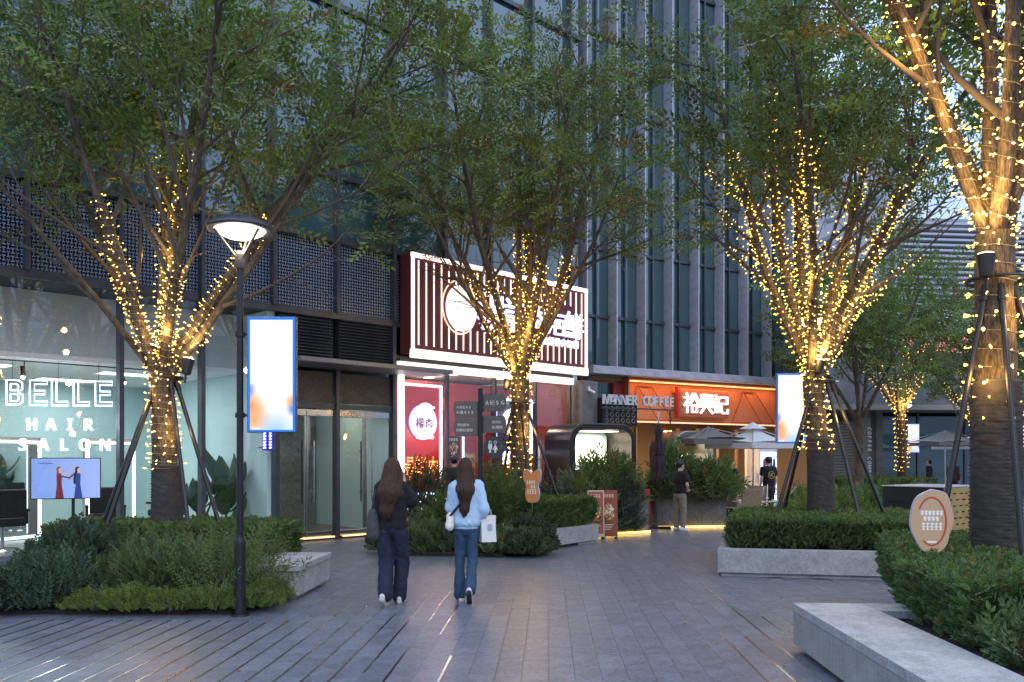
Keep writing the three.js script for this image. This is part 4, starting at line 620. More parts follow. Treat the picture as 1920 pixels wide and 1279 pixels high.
// ---------- hedges, shrubs, ferns ----------
function hedge(name, label, pts, y0, h, tint, seed, dens = 620, size = 1) { // clipped hedge over a convex outline
  const t = thing(name, label, 'hedge'), r = rng(seed), items = [], cx = pts.reduce((s, p) => s + p[0], 0) / pts.length, cz = pts.reduce((s, p) => s + p[1], 0) / pts.length;
  const core = inset(pts, .09), sh = new THREE.Shape(core.map(([x, z]) => new THREE.Vector2(x, -z)));
  const stems = []; const n = pts.length;
  for (let i = 0; i < n; i++) { const [a, b] = [pts[i], pts[(i + 1) % n]], L = Math.hypot(b[0] - a[0], b[1] - a[1]); const nx = (a[0] + b[0]) / 2 - cx, nz = (a[1] + b[1]) / 2 - cz; let ox = -(b[1] - a[1]) / L, oz = (b[0] - a[0]) / L; if (ox * nx + oz * nz < 0) { ox = -ox; oz = -oz; }
    for (let k = 0; k < L * h * dens * 1.25; k++) { const u = r(), v = Math.pow(r(), .75), y = y0 + .05 + v * (h - .05), bump = noiseGen.noise(u * L * 3.1, y * 3.1, seed) * .05, dd = (r() - .6) * .08 + bump; items.push([V3(a[0] + (b[0] - a[0]) * u + ox * dd, y, a[1] + (b[1] - a[1]) * u + oz * dd), V3(ox + (r() - .5) * 1.2, .5 + r() * .7, oz + (r() - .5) * 1.2).normalize(), (.8 + r() * .6) * size, r() * 6.28]); }
    for (let k = 0; k < L * 9; k++) { const u = r(); const p = V3(a[0] + (b[0] - a[0]) * u - ox * .05, y0, a[1] + (b[1] - a[1]) * u - oz * .05); stems.push(clean(rod(p, p.clone().add(V3((r() - .5) * .08 + ox * .03, h * .5, (r() - .5) * .08 + oz * .03)), .006, 4, .003))); } }
  let minx = Math.min(...pts.map(p => p[0])), maxx = Math.max(...pts.map(p => p[0])), minz = Math.min(...pts.map(p => p[1])), maxz = Math.max(...pts.map(p => p[1]));
  const inside = (x, z) => { let s = 0; for (let i = 0; i < n; i++) { const [a, b] = [pts[i], pts[(i + 1) % n]], c = (b[0] - a[0]) * (z - a[1]) - (b[1] - a[1]) * (x - a[0]); if (s === 0) s = Math.sign(c); else if (Math.sign(c) !== s) return false; } return true; };
  const area = (maxx - minx) * (maxz - minz); for (let k = 0; k < area * dens * 1.3; k++) { const x = minx + r() * (maxx - minx), z = minz + r() * (maxz - minz); if (!inside(x, z)) continue; items.push([V3(x, y0 + h - .03 + noiseGen.noise(x * 2.7, z * 2.7, seed) * .05 + (r() - .6) * .05, z), V3((r() - .5) * 1.1, 1, (r() - .5) * 1.1).normalize(), (.8 + r() * .6) * size, r() * 6.28]); }
  for (let k = 0; k < area * h * dens * 2.2; k++) { const x = minx + r() * (maxx - minx), z = minz + r() * (maxz - minz); if (!inside(x, z)) continue; items.push([V3(x, y0 + .06 + r() * (h - .1), z), V3((r() - .5) * 2, .3 + r(), (r() - .5) * 2).normalize(), (1 + r() * .7) * size, r() * 6.28]); }
  obj('stems', mergeGeometries(stems), std([.16, .12, .08], .9), t).userData.kind = 'stuff';
  foliage('leaves', SPRAY.hedge, LEAF, items, t, greenTint(tint, .7, seed + 1, .03)); return t;
}
function shrub(name, label, geo, pos, rad, n, tint, seed, o = {}) { // mound of sprays round a few stems
  const t = thing(name, label, o.cat || 'shrub', pos, 0, o.group), r = rng(seed), items = [], stems = [];
  for (let k = 0; k < n; k++) {
    const a = r() * 6.283, e = Math.acos(1 - r() * (o.low ?? 1.02)), d = V3(Math.cos(a) * Math.sin(e), Math.cos(e), Math.sin(a) * Math.sin(e)), f = 1 + noiseGen.noise(d.x * 2.2 + seed, d.y * 2.2, d.z * 2.2) * (o.lump ?? .28), q = f * (o.shell ? (k % 3 ? .86 + r() * .14 : .4 + r() * .45) : Math.pow(r(), .45));
    const p = V3(d.x * rad[0] * q, Math.max(.02, d.y * rad[1] * q), d.z * rad[2] * q); items.push([p, d.clone().add(V3((r() - .5) * .9, (o.up ?? .5) + r() * .5, (r() - .5) * .9)).normalize(), (.75 + r() * .55) * (o.size ?? 1), r() * 6.28]);
  }
  const ns = o.stems ?? 9; for (let k = 0; k < ns; k++) { const a = r() * 6.28, s = r() * .8; stems.push(clean(limb([V3(Math.cos(a) * .04, 0, Math.sin(a) * .04), V3(Math.cos(a) * rad[0] * s * .45, rad[1] * .5, Math.sin(a) * rad[2] * s * .45), V3(Math.cos(a) * rad[0] * s * .85, rad[1] * .88, Math.sin(a) * rad[2] * s * .85)], [.012, .009, .004], 5))); }
  obj('stems', mergeGeometries(stems), MAT.twig, t);
  foliage('leaves', geo, LEAF, items, t, greenTint(tint, .7, seed + 2, o.autumn ?? .01)); return t;
}
const G = { box: [.085, .155, .026], dark: [.038, .075, .032], mid: [.095, .150, .038], lime: [.14, .20, .022], fresh: [.11, .17, .03], grey: [.075, .095, .062] };
// bed before the salon
hedge('box_hedge', 'clipped box hedge at the foot of the salon tree', [[-5.95, -10.9], [-3.15, -10.85], [-3.05, -12.1], [-6.0, -12.2]], .05, .66, G.box, 201);
shrub('round_shrub', 'dark clipped dome shrub at the salon end of the bed', SPRAY.round, [-5.05, .05, -9.95], [.70, .72, .60], 3000, G.dark, 211, { shell: 1, size: .75 });
shrub('leafy_shrub', 'loose light green shrub in the middle of the salon bed', SPRAY.shrub, [-4.05, .05, -9.75], [.95, .60, .62], 3600, G.mid, 212, { size: .62, lump: .4 });
shrub('leafy_shrub', 'loose shrub beside the lamp post in the salon bed', SPRAY.shrub, [-3.45, .05, -10.1], [.5, .52, .45], 1900, G.mid, 213, { size: .62, lump: .4 });
shrub('feathery_shrub', 'feathery upright shrub at the outer corner of the salon bed', SPRAY.shrub, [-4.95, .05, -9.15], [.5, .40, .35], 700, [.05, .10, .045], 214, { up: 1.2 });
shrub('feathery_shrub', 'low dark shrub trailing past the salon bed edge', SPRAY.round, [-5.45, .05, -9.05], [.5, .36, .3], 700, G.dark, 215);
shrub('fern', 'fresh green fern beside the granite block seat', SPRAY.fern, [-3.12, .05, -9.3], [.34, .4, .3], 110, G.fresh, 216, { up: .3, cat: 'fern' });
shrub('fern', 'yellow green fern clump against the lamp post foot', SPRAY.fern, [-2.95, .05, -9.65], [.28, .32, .24], 80, [.095, .135, .03], 217, { up: .3, cat: 'fern' });
[[-4.35, -8.92, .36], [-3.95, -8.9, .3], [-3.55, -8.92, .34], [-3.15, -8.95, .36], [-2.8, -9.05, .3], [-2.72, -9.3, .22], [-2.66, -9.6, .16]].forEach(([x, z, s], i) => shrub('ground_cover', 'bright green mossy ground cover tuft along the paving edge', SPRAY.carpet, [x, .05, z], [s, .14 + .05 * (i % 2), .17], 480, G.lime, 220 + i, { group: 'ground cover tufts of the salon bed', cat: 'ground cover', lump: .4 }));
// bed before the red shop
hedge('box_hedge', 'clipped box hedge between the bamboo and the menu boards', [[-.3, -15.75], [.5, -15.25], [1.62, -16.68], [1.0, -17.3], [.1, -16.6]], .3, .52, G.box, 231);
shrub('round_shrub', 'small clipped ball shrub in front of the paper butterfly sign', SPRAY.round, [.30, .05, -14.75], [.40, .50, .38], 900, G.dark, 232, { shell: 1 });
shrub('bamboo_bush', 'tall fresh green bamboo bush behind the signpost', SPRAY.bamboo, [-.35, .05, -15.6], [.55, 1.15, .45], 1300, G.fresh, 233, { lump: .35, up: .2, cat: 'bamboo', autumn: .0, stems: 18 });
shrub('bamboo_bush', 'lower bamboo bush between the women and the round pot', SPRAY.bamboo, [-1.1, .05, -15.9], [.5, .7, .4], 800, G.fresh, 234, { lump: .35, up: .2, cat: 'bamboo', stems: 14 });
[[-2.0, -14.9, .5, .42], [-1.45, -14.7, .52, .40], [-.85, -14.6, .52, .44], [-.25, -14.45, .48, .38], [.25, -14.35, .35, .33]].forEach(([x, z, s, h], i) => shrub('low_shrub', 'low rounded leafy shrub along the paving before the red shop', SPRAY.round, [x, .04, z], [s, h, .34], 850, i % 2 ? G.mid : [.055, .095, .03], 240 + i, { group: 'low shrubs before the red shop' }));
[[.95, -17.6, .6, 1.0, 0], [1.55, -18.2, .6, 1.05, 1], [2.2, -18.6, .55, .95, 0]].forEach(([x, z, s, h, k], i) => shrub('tall_shrub', k ? 'tall arching leafy shrub behind the menu boards' : 'tall grey green flowering shrub beside the menu boards', k ? SPRAY.tall : SPRAY.shrub, [x, .05, z], [s, h, .55], k ? 420 : 1400, k ? G.fresh : G.grey, 250 + i, { up: .8, lump: .4, group: k ? undefined : 'grey green flowering shrubs' }));
// planter hedge and the big hedge
hedge('box_hedge', 'clipped box hedge filling the low granite planter', [[3.10, -12.02], [5.5, -11.56], [6.5, -14.3], [3.95, -14.55]], .30, .44, G.box, 261, 900, .85);
hedge('box_hedge', 'tall box hedge behind the long granite seat under the largest tree', [[3.12, -5.75], [3.28, -7.0], [4.2, -9.6], [7.0, -9.6], [6.2, -5.6]], .28, .48, [.085, .155, .026], 262, 1100, .72);
shrub('leafy_shrub', 'low light green shrub before the tall hedge beside the granite seat', SPRAY.shrub, [3.62, .28, -5.35], [.55, .34, .32], 700, G.mid, 263);
shrub('leafy_shrub', 'second low shrub beyond the granite seat end', SPRAY.shrub, [4.4, .28, -5.2], [.5, .32, .3], 600, G.mid, 264);
// greenery behind the granite planter
hedge('box_hedge', 'far clipped hedge round the slim string-lit tree', [[gx(1575, 28), -27.6], [gx(1745, 28), -27.6], [gx(1745, 28), -30], [gx(1575, 28), -30]], 0, .95, G.box, 271, 220);
[[gx(1560, 19), -19, 1.0, .8], [gx(1625, 19.5), -19.5, 1.0, .85], [gx(1515, 20.5), -20.5, .6, .8], [gx(1700, 22), -22, 1.1, .9], [gx(1520, 17.5), -17.5, .5, .6]].forEach(([x, z, s, h], i) => shrub('garden_shrub', 'light green garden shrub behind the granite planter', SPRAY.shrub, [x, 0, z], [s, h, .6], 1000, i % 2 ? G.fresh : G.lime, 280 + i, { group: 'garden shrubs behind the granite planter', size: 1.2 }));
// ---------- lamp posts with hanging display boards ----------
function lampPost(x, z, label, boardLabel, o = {}) {
  const t = thing('lamp_post', label, 'street lamp', [x, 0, z]), H = 4.05;
  if (!o.far) {
    obj('pole', [cyl(.055, .055, .75, 0, .375, 0, 20), lathe([[.055, .75], [.052, .80], [.036, .84], [.034, 3.62], [0, 3.62]], 20)], MAT.blackPaint, t);
    obj('base_plate', cyl(.085, .09, .02, 0, .012, 0, 20), MAT.black, t);
    obj('head_socket', lathe([[.0, 3.60], [.05, 3.60], [.052, 3.74], [.03, 3.78], [0, 3.78]], 20), std([.14, .12, .10], .5, .4), t);
    for (let k = 0; k < 3; k++) { const a = k * 2.094 + .5; obj('arm', rod(V3(Math.cos(a) * .03, 3.70, Math.sin(a) * .03), V3(Math.cos(a) * .26, 3.985, Math.sin(a) * .26), .014, 8), std([.16, .14, .12], .45, .4), t); }
    obj('lamp_shade', lathe([[.0, 4.085], [.30, 4.07], [.335, 4.02], [.325, 3.995], [.27, 4.0], [.27, 4.012], [0, 4.02]], 40), std([.05, .05, .06], .4, .4), t);
    obj('diffuser', lathe([[0, 3.905], [.14, 3.925], [.24, 3.975], [.262, 4.0], [0, 4.004]], 32), glow([1, .93, .78], 1.6), t);
    const l = new THREE.PointLight(new THREE.Color(1, .86, .62), 1.6); l.shadow.radius = 8; lamp(l, [0, 3.84, 0], t);
  } else { obj('pole', cyl(.045, .06, 3.7, 0, 1.85, 0, 10), MAT.blackPaint, t); obj('diffuser', lathe([[0, 3.7], [.2, 3.78], [.26, 3.86], [0, 3.88]], 16), glow([.95, .96, 1], 4), t); obj('lamp_shade', lathe([[0, 3.95], [.33, 3.9], [.3, 3.87], [0, 3.89]], 16), MAT.black, t); }
  const b = thing('display_board', boardLabel, 'display board', [x, 2.5, z], o.turn || 0), bw = .51, bh = 1.2, s = o.side || 1, cx = s * (.08 + bw / 2);
  obj('case', rbox(bw, bh, .07, cx, 0, 0, .01), std([.03, .05, .10], .4, .3), b);
  const tx = lampPost.tex ||= canvasTex(256, 600, (q, w, h) => { q.fillStyle = '#fdfbf6'; q.fillRect(0, 0, w, h);
    const blob = (x, y, r, c) => { const g = q.createRadialGradient(x, y, 0, x, y, r); g.addColorStop(0, c); g.addColorStop(1, c.slice(0, 7) + '00'); q.fillStyle = g; q.fillRect(0, 0, w, h); };
    blob(10, 470, 90, '#ff8a3cff'); blob(0, 380, 50, '#5a6ad8ff'); blob(250, 480, 46, '#3f66d8ff'); blob(240, 440, 40, '#ff9a50ff'); blob(40, 540, 100, '#ffb070ff'); blob(150, 600, 120, '#9fd0ffff');
    for (const [x0, y0, x1, y1] of [[0, 0, 14, 600], [242, 0, 256, 600], [0, 0, 256, 14], [0, 590, 256, 600]]) { q.fillStyle = '#1f7be8'; q.fillRect(x0, y0, x1 - x0, y1 - y0); } q.fillStyle = '#ffffff'; q.fillRect(18, 20, 26, 8); q.fillRect(48, 20, 14, 8); q.fillStyle = '#fff'; q.fillRect(18, 578, 50, 8); });
  for (const k of [1, -1]) { const f = obj('screen_face', faceUV(bw - .015, bh - .015), panelMat(tx, .62), b); f.position.set(cx, 0, k * .0365); if (k < 0) f.rotation.y = Math.PI; }
  obj('bracket', [rod(V3(0, .42, 0), V3(s * .09, .42, 0), .014), rod(V3(0, -.42, 0), V3(s * .09, -.42, 0), .014), cyl(.05, .05, .05, 0, .42, 0), cyl(.05, .05, .05, 0, -.42, 0)], MAT.black, b);
  if (!o.far) for (const k of [1, -1]) { const l = new THREE.RectAreaLight(new THREE.Color(.95, .96, 1), .55, bw, bh); l.position.set(cx, 0, k * .06); b.add(l); const p = b.localToWorld(V3(cx, 0, k * 3)); b.updateMatrixWorld(true); l.lookAt(b.localToWorld(V3(cx, 0, k * 3))); }
}
lampPost(gx(450, 8.85), -8.85, 'black lamp post with glowing dish head standing in the salon shrub bed', 'glowing white display board with blue edge on the salon bed lamp post');
lampPost(gx(1519, 14.6), -14.6, 'lamp post with lit dish head rising behind the granite planter tree', 'glowing white display board hung behind the granite planter tree', { side: -1 });
lampPost(gx(1697, 35), -35, 'distant lamp post beyond the slim string-lit tree', 'small glowing display board by the far terrace umbrellas', { far: 1 });
lampPost(gx(1890, 25.5), -25.5, 'lamp post standing behind the largest tree', 'glowing display board peeping out behind the largest trunk', { far: 1 });
// ---------- wayfinding post ----------
{
  const Z = 15, t = thing('signpost', 'black wayfinding post with grey direction arms and round toilet sign', 'signpost', [gx(901, Z), 0, -Z]), k = Z / FPX;
  obj('post', [rbox(.085, 2.85, .085, 0, 1.43, 0, .01)], MAT.blackPaint, t); obj('post_cap', rbox(.095, .02, .095, 0, 2.86, 0, .004), MAT.black, t);
  const arm = (s, y, lines, w) => { const g = new THREE.Group(); g.name = 'direction_arm'; t.add(g); g.position.set(s * (w / 2 + .045), y, 0); g.rotation.y = s > 0 ? -.12 : .12; const sh = new THREE.Shape(); sh.moveTo(-w / 2, -.145); sh.lineTo(w / 2 - .05, -.145); sh.quadraticCurveTo(w / 2 + .03, 0, w / 2 - .05, .145); sh.lineTo(-w / 2, .145); sh.closePath(); const e = new THREE.ExtrudeGeometry(sh, { depth: .035, bevelEnabled: true, bevelSize: .004, bevelThickness: .004 }).translate(0, 0, -.018); if (s < 0) e.rotateY(Math.PI); obj('plate', muv(clean(e)), std([.12, .115, .10], .45, .3), g); obj('lettering', lines, std([.62, .6, .52], .6), g); };
  const rowG = (keys, size, x, y) => keys.map((c, i) => c.length === 1 ? text(c, size * .8, .006).translate(x + i * size * 1.08, y, .022) : glyph(c, size, 10, .006).translate(x + i * size * 1.08, y, .024));
  arm(-1, 2.5, [...rowG(['A', 'yu', 'ji', 'A', '6'], .05, -.14, .04), ...rowG(['A', 'yang', 'A', '4', '6'], .06, -.14, -.05)], .44); arm(-1, 2.19, [...rowG(['yu', 'ji', 'xian', 'rou'], .05, -.12, .04), ...rowG(['rou', 'xian', 'ji', 'yang', 'yu'], .055, -.14, -.05)], .44);
  arm(1, 2.62, rowG(['A', 'ji', '5', 'G', 'G'], .085, -.14, 0), .42); arm(1, 2.24, [...rowG(['xian', 'rou', 'ji'], .05, -.02, .04), ...rowG(['ji', 'yang', 'xian'], .06, -.02, -.05)], .42);
  const rd = new THREE.Group(); rd.name = 'toilet_disc'; t.add(rd); rd.position.set(.245, 1.84, .02); obj('disc', new THREE.CylinderGeometry(.19, .19, .05, 40).rotateX(HALF), std([.05, .05, .055], .5, .2), rd);
  const fig = (x, skirt) => [new THREE.TorusGeometry(.022, .006, 6, 16).translate(x, .085, .028), new THREE.Shape(skirt ? [[0, .055], [.05, -.05], [.018, -.05], [.018, -.10], [-.018, -.10], [-.018, -.05], [-.05, -.05]].map(([a, b]) => new THREE.Vector2(a, b)) : [[-.034, .055], [.034, .055], [.034, -.03], [.018, -.035], [.018, -.10], [-.018, -.10], [-.018, -.035], [-.034, -.03]].map(([a, b]) => new THREE.Vector2(a, b)))].map((q, i) => i ? new THREE.ExtrudeGeometry(q, { depth: .008, bevelEnabled: false }).translate(x, 0, .026) : q);
  obj('pictogram', [...fig(-.075, false), ...fig(.015, true)], std([.7, .68, .62], .5), rd); obj('arrow', [rod(V3(.10, .04, .03), V3(.135, 0, .03), .006, 5), rod(V3(.135, 0, .03), V3(.10, -.04, .03), .006, 5)], std([.3, .28, .22], .5), rd);
}
// ---------- paper-cut signs on stakes ----------
function stakeSign(name, label, pos, turn, pts, s, print, edgeC) {
  const t = thing(name, label, 'sign', pos, turn), sh = new THREE.Shape(); sh.setFromPoints(new THREE.SplineCurve([...pts, pts[0]].map(([x, y]) => new THREE.Vector2(x * s, y * s))).getPoints(60).slice(0, -1));
  obj('back_board', new THREE.ExtrudeGeometry(sh, { depth: .05, bevelEnabled: true, bevelSize: .004, bevelThickness: .004 }).translate(0, 0, -.06), std(edgeC, .5), t);
  const f = new THREE.ShapeGeometry(sh); const p = f.attributes.position, uv = f.attributes.uv, H = .5 * s; for (let i = 0; i < p.count; i++) uv.setXY(i, p.getX(i) / (2 * H) + .5, p.getY(i) / (2 * H) + .5);
  obj('printed_face', f.translate(0, 0, .001), panelMat(canvasTex(256, 256, print), 0, .6), t); obj('stake', [rod(V3(0, -.40 * s, -.03), V3(0, -pos[1], -.03), .014, 8)], MAT.steel, t); return t;
}

stakeSign('butterfly_sign', 'orange butterfly shaped sign on a stake in the box hedge before the red shop', [gx(997, 15.2), 1.14, -15.2], -.35, [[0, .36], [.17, .50], [.26, .44], [.24, .2], [.18, .02], [.22, -.2], [.16, -.42], [0, -.46], [-.14, -.42], [-.20, -.2], [-.17, .02], [-.25, .2], [-.26, .42], [-.15, .49]], .62, (q, w, h) => { q.fillStyle = '#d98a4a'; q.fillRect(0, 0, w, h); q.strokeStyle = '#f4efe4'; scribble(q, 88, 82, 70, 4, 28); scribble(q, 120, 118, 40, 2, 22); scribble(q, 92, 146, 76, 4, 36); }, [.45, .48, .68]);
stakeSign('round_sign', 'scalloped kraft brown sign with red ring on a stake by the granite seat', [gx(1747, 7.35), hy(978, 7.35), -7.35], -.3, [[0, .5], [.2, .44], [.27, .25], [.31, .02], [.25, -.2], [.2, -.38], [.06, -.5], [-.12, -.46], [-.22, -.3], [-.3, -.08], [-.28, .18], [-.2, .38]], .55, (q, w, h) => { q.fillStyle = '#c9a077'; q.fillRect(0, 0, w, h); q.strokeStyle = '#b8452f'; q.lineWidth = 7; q.beginPath(); q.ellipse(128, 128, 52, 96, 0, -2.6, 2.2); q.stroke(); q.strokeStyle = '#f6f2ea'; scribble(q, 88, 84, 84, 6, 18); scribble(q, 98, 108, 60, 4, 16); q.lineWidth = 6; scribble(q, 92, 132, 78, 5, 30); q.fillStyle = '#f6f2ea'; q.fillRect(112, 206, 34, 7); }, [.40, .42, .62]);
// ---------- coffee kiosk ----------
{
  const k = thing('coffee_kiosk', 'dark bronze rounded coffee kiosk with lit serving window', 'kiosk', [gx(1070, 20.4), 0, -20.4], A2), W = 1.95, H = 2.48, D = 1.1, R = .42, th = .12;
  const arch = (w, h, r) => { const s = new THREE.Shape(); s.moveTo(0, 0); s.lineTo(0, h - r); s.absarc(r, h - r, r, Math.PI, HALF, true); s.lineTo(w - r, h); s.absarc(w - r, h - r, r, HALF, 0, true); s.lineTo(w, 0); return s; };
  const o = arch(W, H, R), inn = arch(W - 2 * th, H - th, R - th); o.closePath(); o.holes.push(new THREE.Path(inn.getPoints(10).map(p => new THREE.Vector2(p.x + th, p.y + .002))));
  const bronze = std([.085, .072, .066], .28, .75, { map: TEX.metal });
  obj('shell', new THREE.ExtrudeGeometry(o, { depth: D, bevelEnabled: true, bevelSize: .03, bevelThickness: .03, bevelSegments: 3, curveSegments: 12 }).translate(0, 0, -D), bronze, k);
  obj('back_wall', box(W - .26, H - .14, .05, W / 2, H / 2 - .05, -D + .1), MAT.wallPaint, k); obj('front_counter', [rbox(W - .26, 1.0, .08, W / 2, .5, -.12, .01), rbox(W - .26, .05, .4, W / 2, 1.02, -.1, .01)], std([.25, .24, .22], .4), k);
  obj('menu_light', box(1.5, .5, .03, W / 2, 1.75, -D + .14), glow([1, .93, .72], 1.5), k); obj('coffee_machine', [rbox(.5, .35, .35, .6, 1.22, -.55, .03), rbox(.2, .3, .25, 1.3, 1.2, -.55, .03)], MAT.steel, k);
  const l = new THREE.RectAreaLight(new THREE.Color(1, .9, .66), 7, 1.4, .5); l.position.set(W / 2, 2.29, -.55); k.add(l); k.updateMatrixWorld(true); l.lookAt(k.localToWorld(V3(W / 2, 0, -.5))); obj('ceiling_light', box(1.4, .02, .5, W / 2, 2.33, -.55), glow([1, .9, .7], 2.2), k);
  // neighbouring half-arch with its glass showcase
  const k2 = thing('coffee_kiosk', 'second smaller arch of the coffee kiosk with a lit glass showcase', 'kiosk', onWing(2, 1.6, 0, 1.65), A2); const o2 = arch(1.5, 2.35, .5), i2 = arch(1.3, 2.25, .42); o2.closePath(); o2.holes.push(new THREE.Path(i2.getPoints(10).map(p => new THREE.Vector2(p.x + .1, p.y + .002)))); obj('shell', new THREE.ExtrudeGeometry(o2, { depth: .9, bevelEnabled: true, bevelSize: .03, bevelThickness: .03, curveSegments: 12 }).translate(0, 0, -.9), std([.30, .27, .22], .3, .8), k2);
  obj('showcase', [box(1.26, .9, .4, .75, .47, -.5), box(1.26, .03, .4, .75, 1.5, -.5)], MAT.white, k2); obj('lit_shelf', box(1.2, .8, .02, .75, 1.4, -.82), glow([1, .95, .8], 1.2), k2);
  // name in standing letters on the roof rail
  const s = thing('roof_sign', 'standing white metal letters of the coffee shop name above the kiosk', 'sign', onWing(2, 1.0, 2.98, .75), A2); [...'MANNER COFFEE'].forEach((ch, i) => { if (ch !== ' ') obj('letter', text(ch, .26, .05).translate(i * .185 - .9, .22, 0), std([.62, .63, .62], .4, .2), s); }); obj('rail', [box(2.5, .04, .06, .2, .0, 0), box(.04, .35, .04, -.9, -.18, 0), box(.04, .35, .04, 1.3, -.18, 0)], MAT.frame, s);
  const v = fac(2, 'vent_box', 'dark perforated ventilation box beside the coffee sign', 'vent', .75, 2.6, .35); obj('case', rbox(1.2, .75, .5, 0, .3, -.1, .02), MAT.black, v); for (let i = 0; i < 6; i++) for (let j = 0; j < 4; j++) obj('grille_hole', new THREE.TorusGeometry(.055, .018, 5, 12).translate(-.45 + i * .18, .06 + j * .16, .155), std([.24, .2, .16], .4, .6), v);
}
// ---------- terrace umbrellas ----------
function parasol(label, pos, w, h0, h1, cloth, o = {}) {
  const t = thing('parasol', label, 'parasol', pos, o.turn || 0); obj('pole', cyl(.025, .025, h1, 0, h1 / 2, 0, 10), o.pole || MAT.steel, t);
  if (o.closed) { const prof = []; for (let i = 0; i <= 14; i++) { const y = 1.05 + 1.45 * i / 14; prof.push([.19 - .15 * Math.pow(i / 14, 1.3) + .02 * Math.sin(i * 1.7), y]); } const g = lathe([[.02, 1.05], ...prof, [0, 2.6]], 26); const p = g.attributes.position; for (let i = 0; i < p.count; i++) { const a = Math.atan2(p.getZ(i), p.getX(i)), f = 1 + .22 * Math.sin(a * 8); p.setX(i, p.getX(i) * f); p.setZ(i, p.getZ(i) * f); } g.computeVertexNormals(); obj('folded_canopy', g, cloth, t); obj('tie', new THREE.TorusGeometry(.13, .015, 5, 20).rotateX(HALF).translate(0, 1.75, 0), MAT.black, t); obj('base_plate', rbox(.5, .06, .5, 0, .03, 0, .01), MAT.black, t); return; }
  const n = 4, P = (k, r, y) => { const a = k * HALF + Math.PI / 4; return V3(Math.cos(a) * r, y, Math.sin(a) * r); }, R = w * .707;
  for (let k = 0; k < n; k++) { const g = new THREE.BufferGeometry(), v = [], N = 8; for (let i = 0; i <= N; i++) for (let j = 0; j <= N; j++) { const u = i / N, e = P(k, R, h0).lerp(P(k + 1, R, h0), j / N), q = V3(0, h1, 0).lerp(e, u); q.y -= Math.sin(u * Math.PI) * .10 + Math.sin(j / N * Math.PI) * u * .05 * -1; v.push(q.x, q.y, q.z); } const idx = []; for (let i = 0; i < N; i++) for (let j = 0; j < N; j++) { const a = i * (N + 1) + j; idx.push(a, a + 1, a + N + 1, a + 1, a + N + 2, a + N + 1); } g.setAttribute('position', new THREE.Float32BufferAttribute(v, 3)); g.setIndex(idx); g.computeVertexNormals(); obj('canopy_panel', g, cloth, t); obj('rib', rod(V3(0, h1 - .03, 0), P(k, R, h0 - .01), .01, 5), MAT.steel, t);
    const s0 = P(k, R, h0), s1 = P(k + 1, R, h0); obj('valance', (() => { const q = new THREE.BufferGeometry(); q.setAttribute('position', new THREE.Float32BufferAttribute([s0.x, s0.y, s0.z, s1.x, s1.y, s1.z, s1.x, s1.y - .14, s1.z, s0.x, s0.y - .14, s0.z], 3)); q.setIndex([0, 1, 2, 0, 2, 3]); q.computeVertexNormals(); return q; })(), cloth, t); }
  if (o.vent) obj('vent_cap', new THREE.ConeGeometry(w * .2, .18, 4, 1, true).rotateY(Math.PI / 4).translate(0, h1 + .03, 0), cloth, t); obj('base_plate', rbox(.6, .07, .6, 0, .036, 0, .01), MAT.black, t);
}
const cream = new THREE.MeshPhysicalMaterial({ color: new THREE.Color().setRGB(.62, .63, .62), roughness: .9, transmission: .3, thickness: 0, side: THREE.DoubleSide }), taupe = new THREE.MeshPhysicalMaterial({ color: new THREE.Color().setRGB(.13, .125, .125), roughness: .9, transmission: .1, thickness: 0, side: THREE.DoubleSide }), plum = std([.035, .022, .028], .85, 0, { side: THREE.DoubleSide });
parasol('closed dark plum parasol standing beside the coffee kiosk', [gx(1235, 20.2), 0, -20.2], 0, 0, 2.75, plum, { closed: 1 });
parasol('open cream parasol over the folding chairs of the terrace', [gx(1412, 22.3), 0, -22.3], 1.75, 2.05, 2.48, cream, { vent: 1, turn: .5 });
parasol('open grey parasol beside the restaurant terrace planters', [gx(1328, 22.6), 0, -22.6], 1.9, 2.15, 2.5, taupe, { turn: .3 });
parasol('open grey parasol on the far cafe terrace', [gx(1772, 34), 0, -34], 2.4, 2.3, 2.8, taupe, { turn: .2 });
parasol('open white parasol at the end of the far cafe terrace', [gx(1818, 36), 0, -36], 2.2, 2.2, 2.6, cream, { turn: .7 });
// ---------- terrace furniture ----------
function foldChair(label, pos, turn, group) { const t = thing('folding_chair', label, 'chair', pos, turn, group), tan = std([.42, .31, .20], .85, 0, { map: TEX.cloth }); obj('seat', rbox(.5, .03, .45, 0, .40, 0, .01), tan, t); const b = obj('backrest', rbox(.5, .5, .03, 0, 0, 0, .01), tan, t); b.position.set(0, .68, .26); b.rotation.x = .25; for (const s of [-1, 1]) { obj('leg', [rod(V3(s * .27, 0, .28), V3(s * .27, .42, -.22), .014, 6), rod(V3(s * .27, 0, -.26), V3(s * .27, .95, .33), .014, 6)], MAT.white, t); obj('armrest', rbox(.05, .03, .46, s * .28, .60, 0, .01), MAT.white, t); } obj('foot_bar', [rod(V3(-.27, .012, .28), V3(.27, .012, .28), .012, 6), rod(V3(-.27, .012, -.26), V3(.27, .012, -.26), .012, 6)], MAT.white, t); }
foldChair('tan folding chair with its back turned to the square on the terrace', [gx(1402, 20.7), 0, -20.7], .1); foldChair('tan folding chair beside the concrete planter on the terrace', [gx(1372, 21.6), 0, -21.6], -.7); foldChair('tan folding chair next to the man in black on the terrace', [gx(1466, 21.0), 0, -21.0], 1.2); foldChair('tan folding chair half hidden behind the others under the cream parasol', [gx(1418, 22.6), 0, -22.6], 2.8);
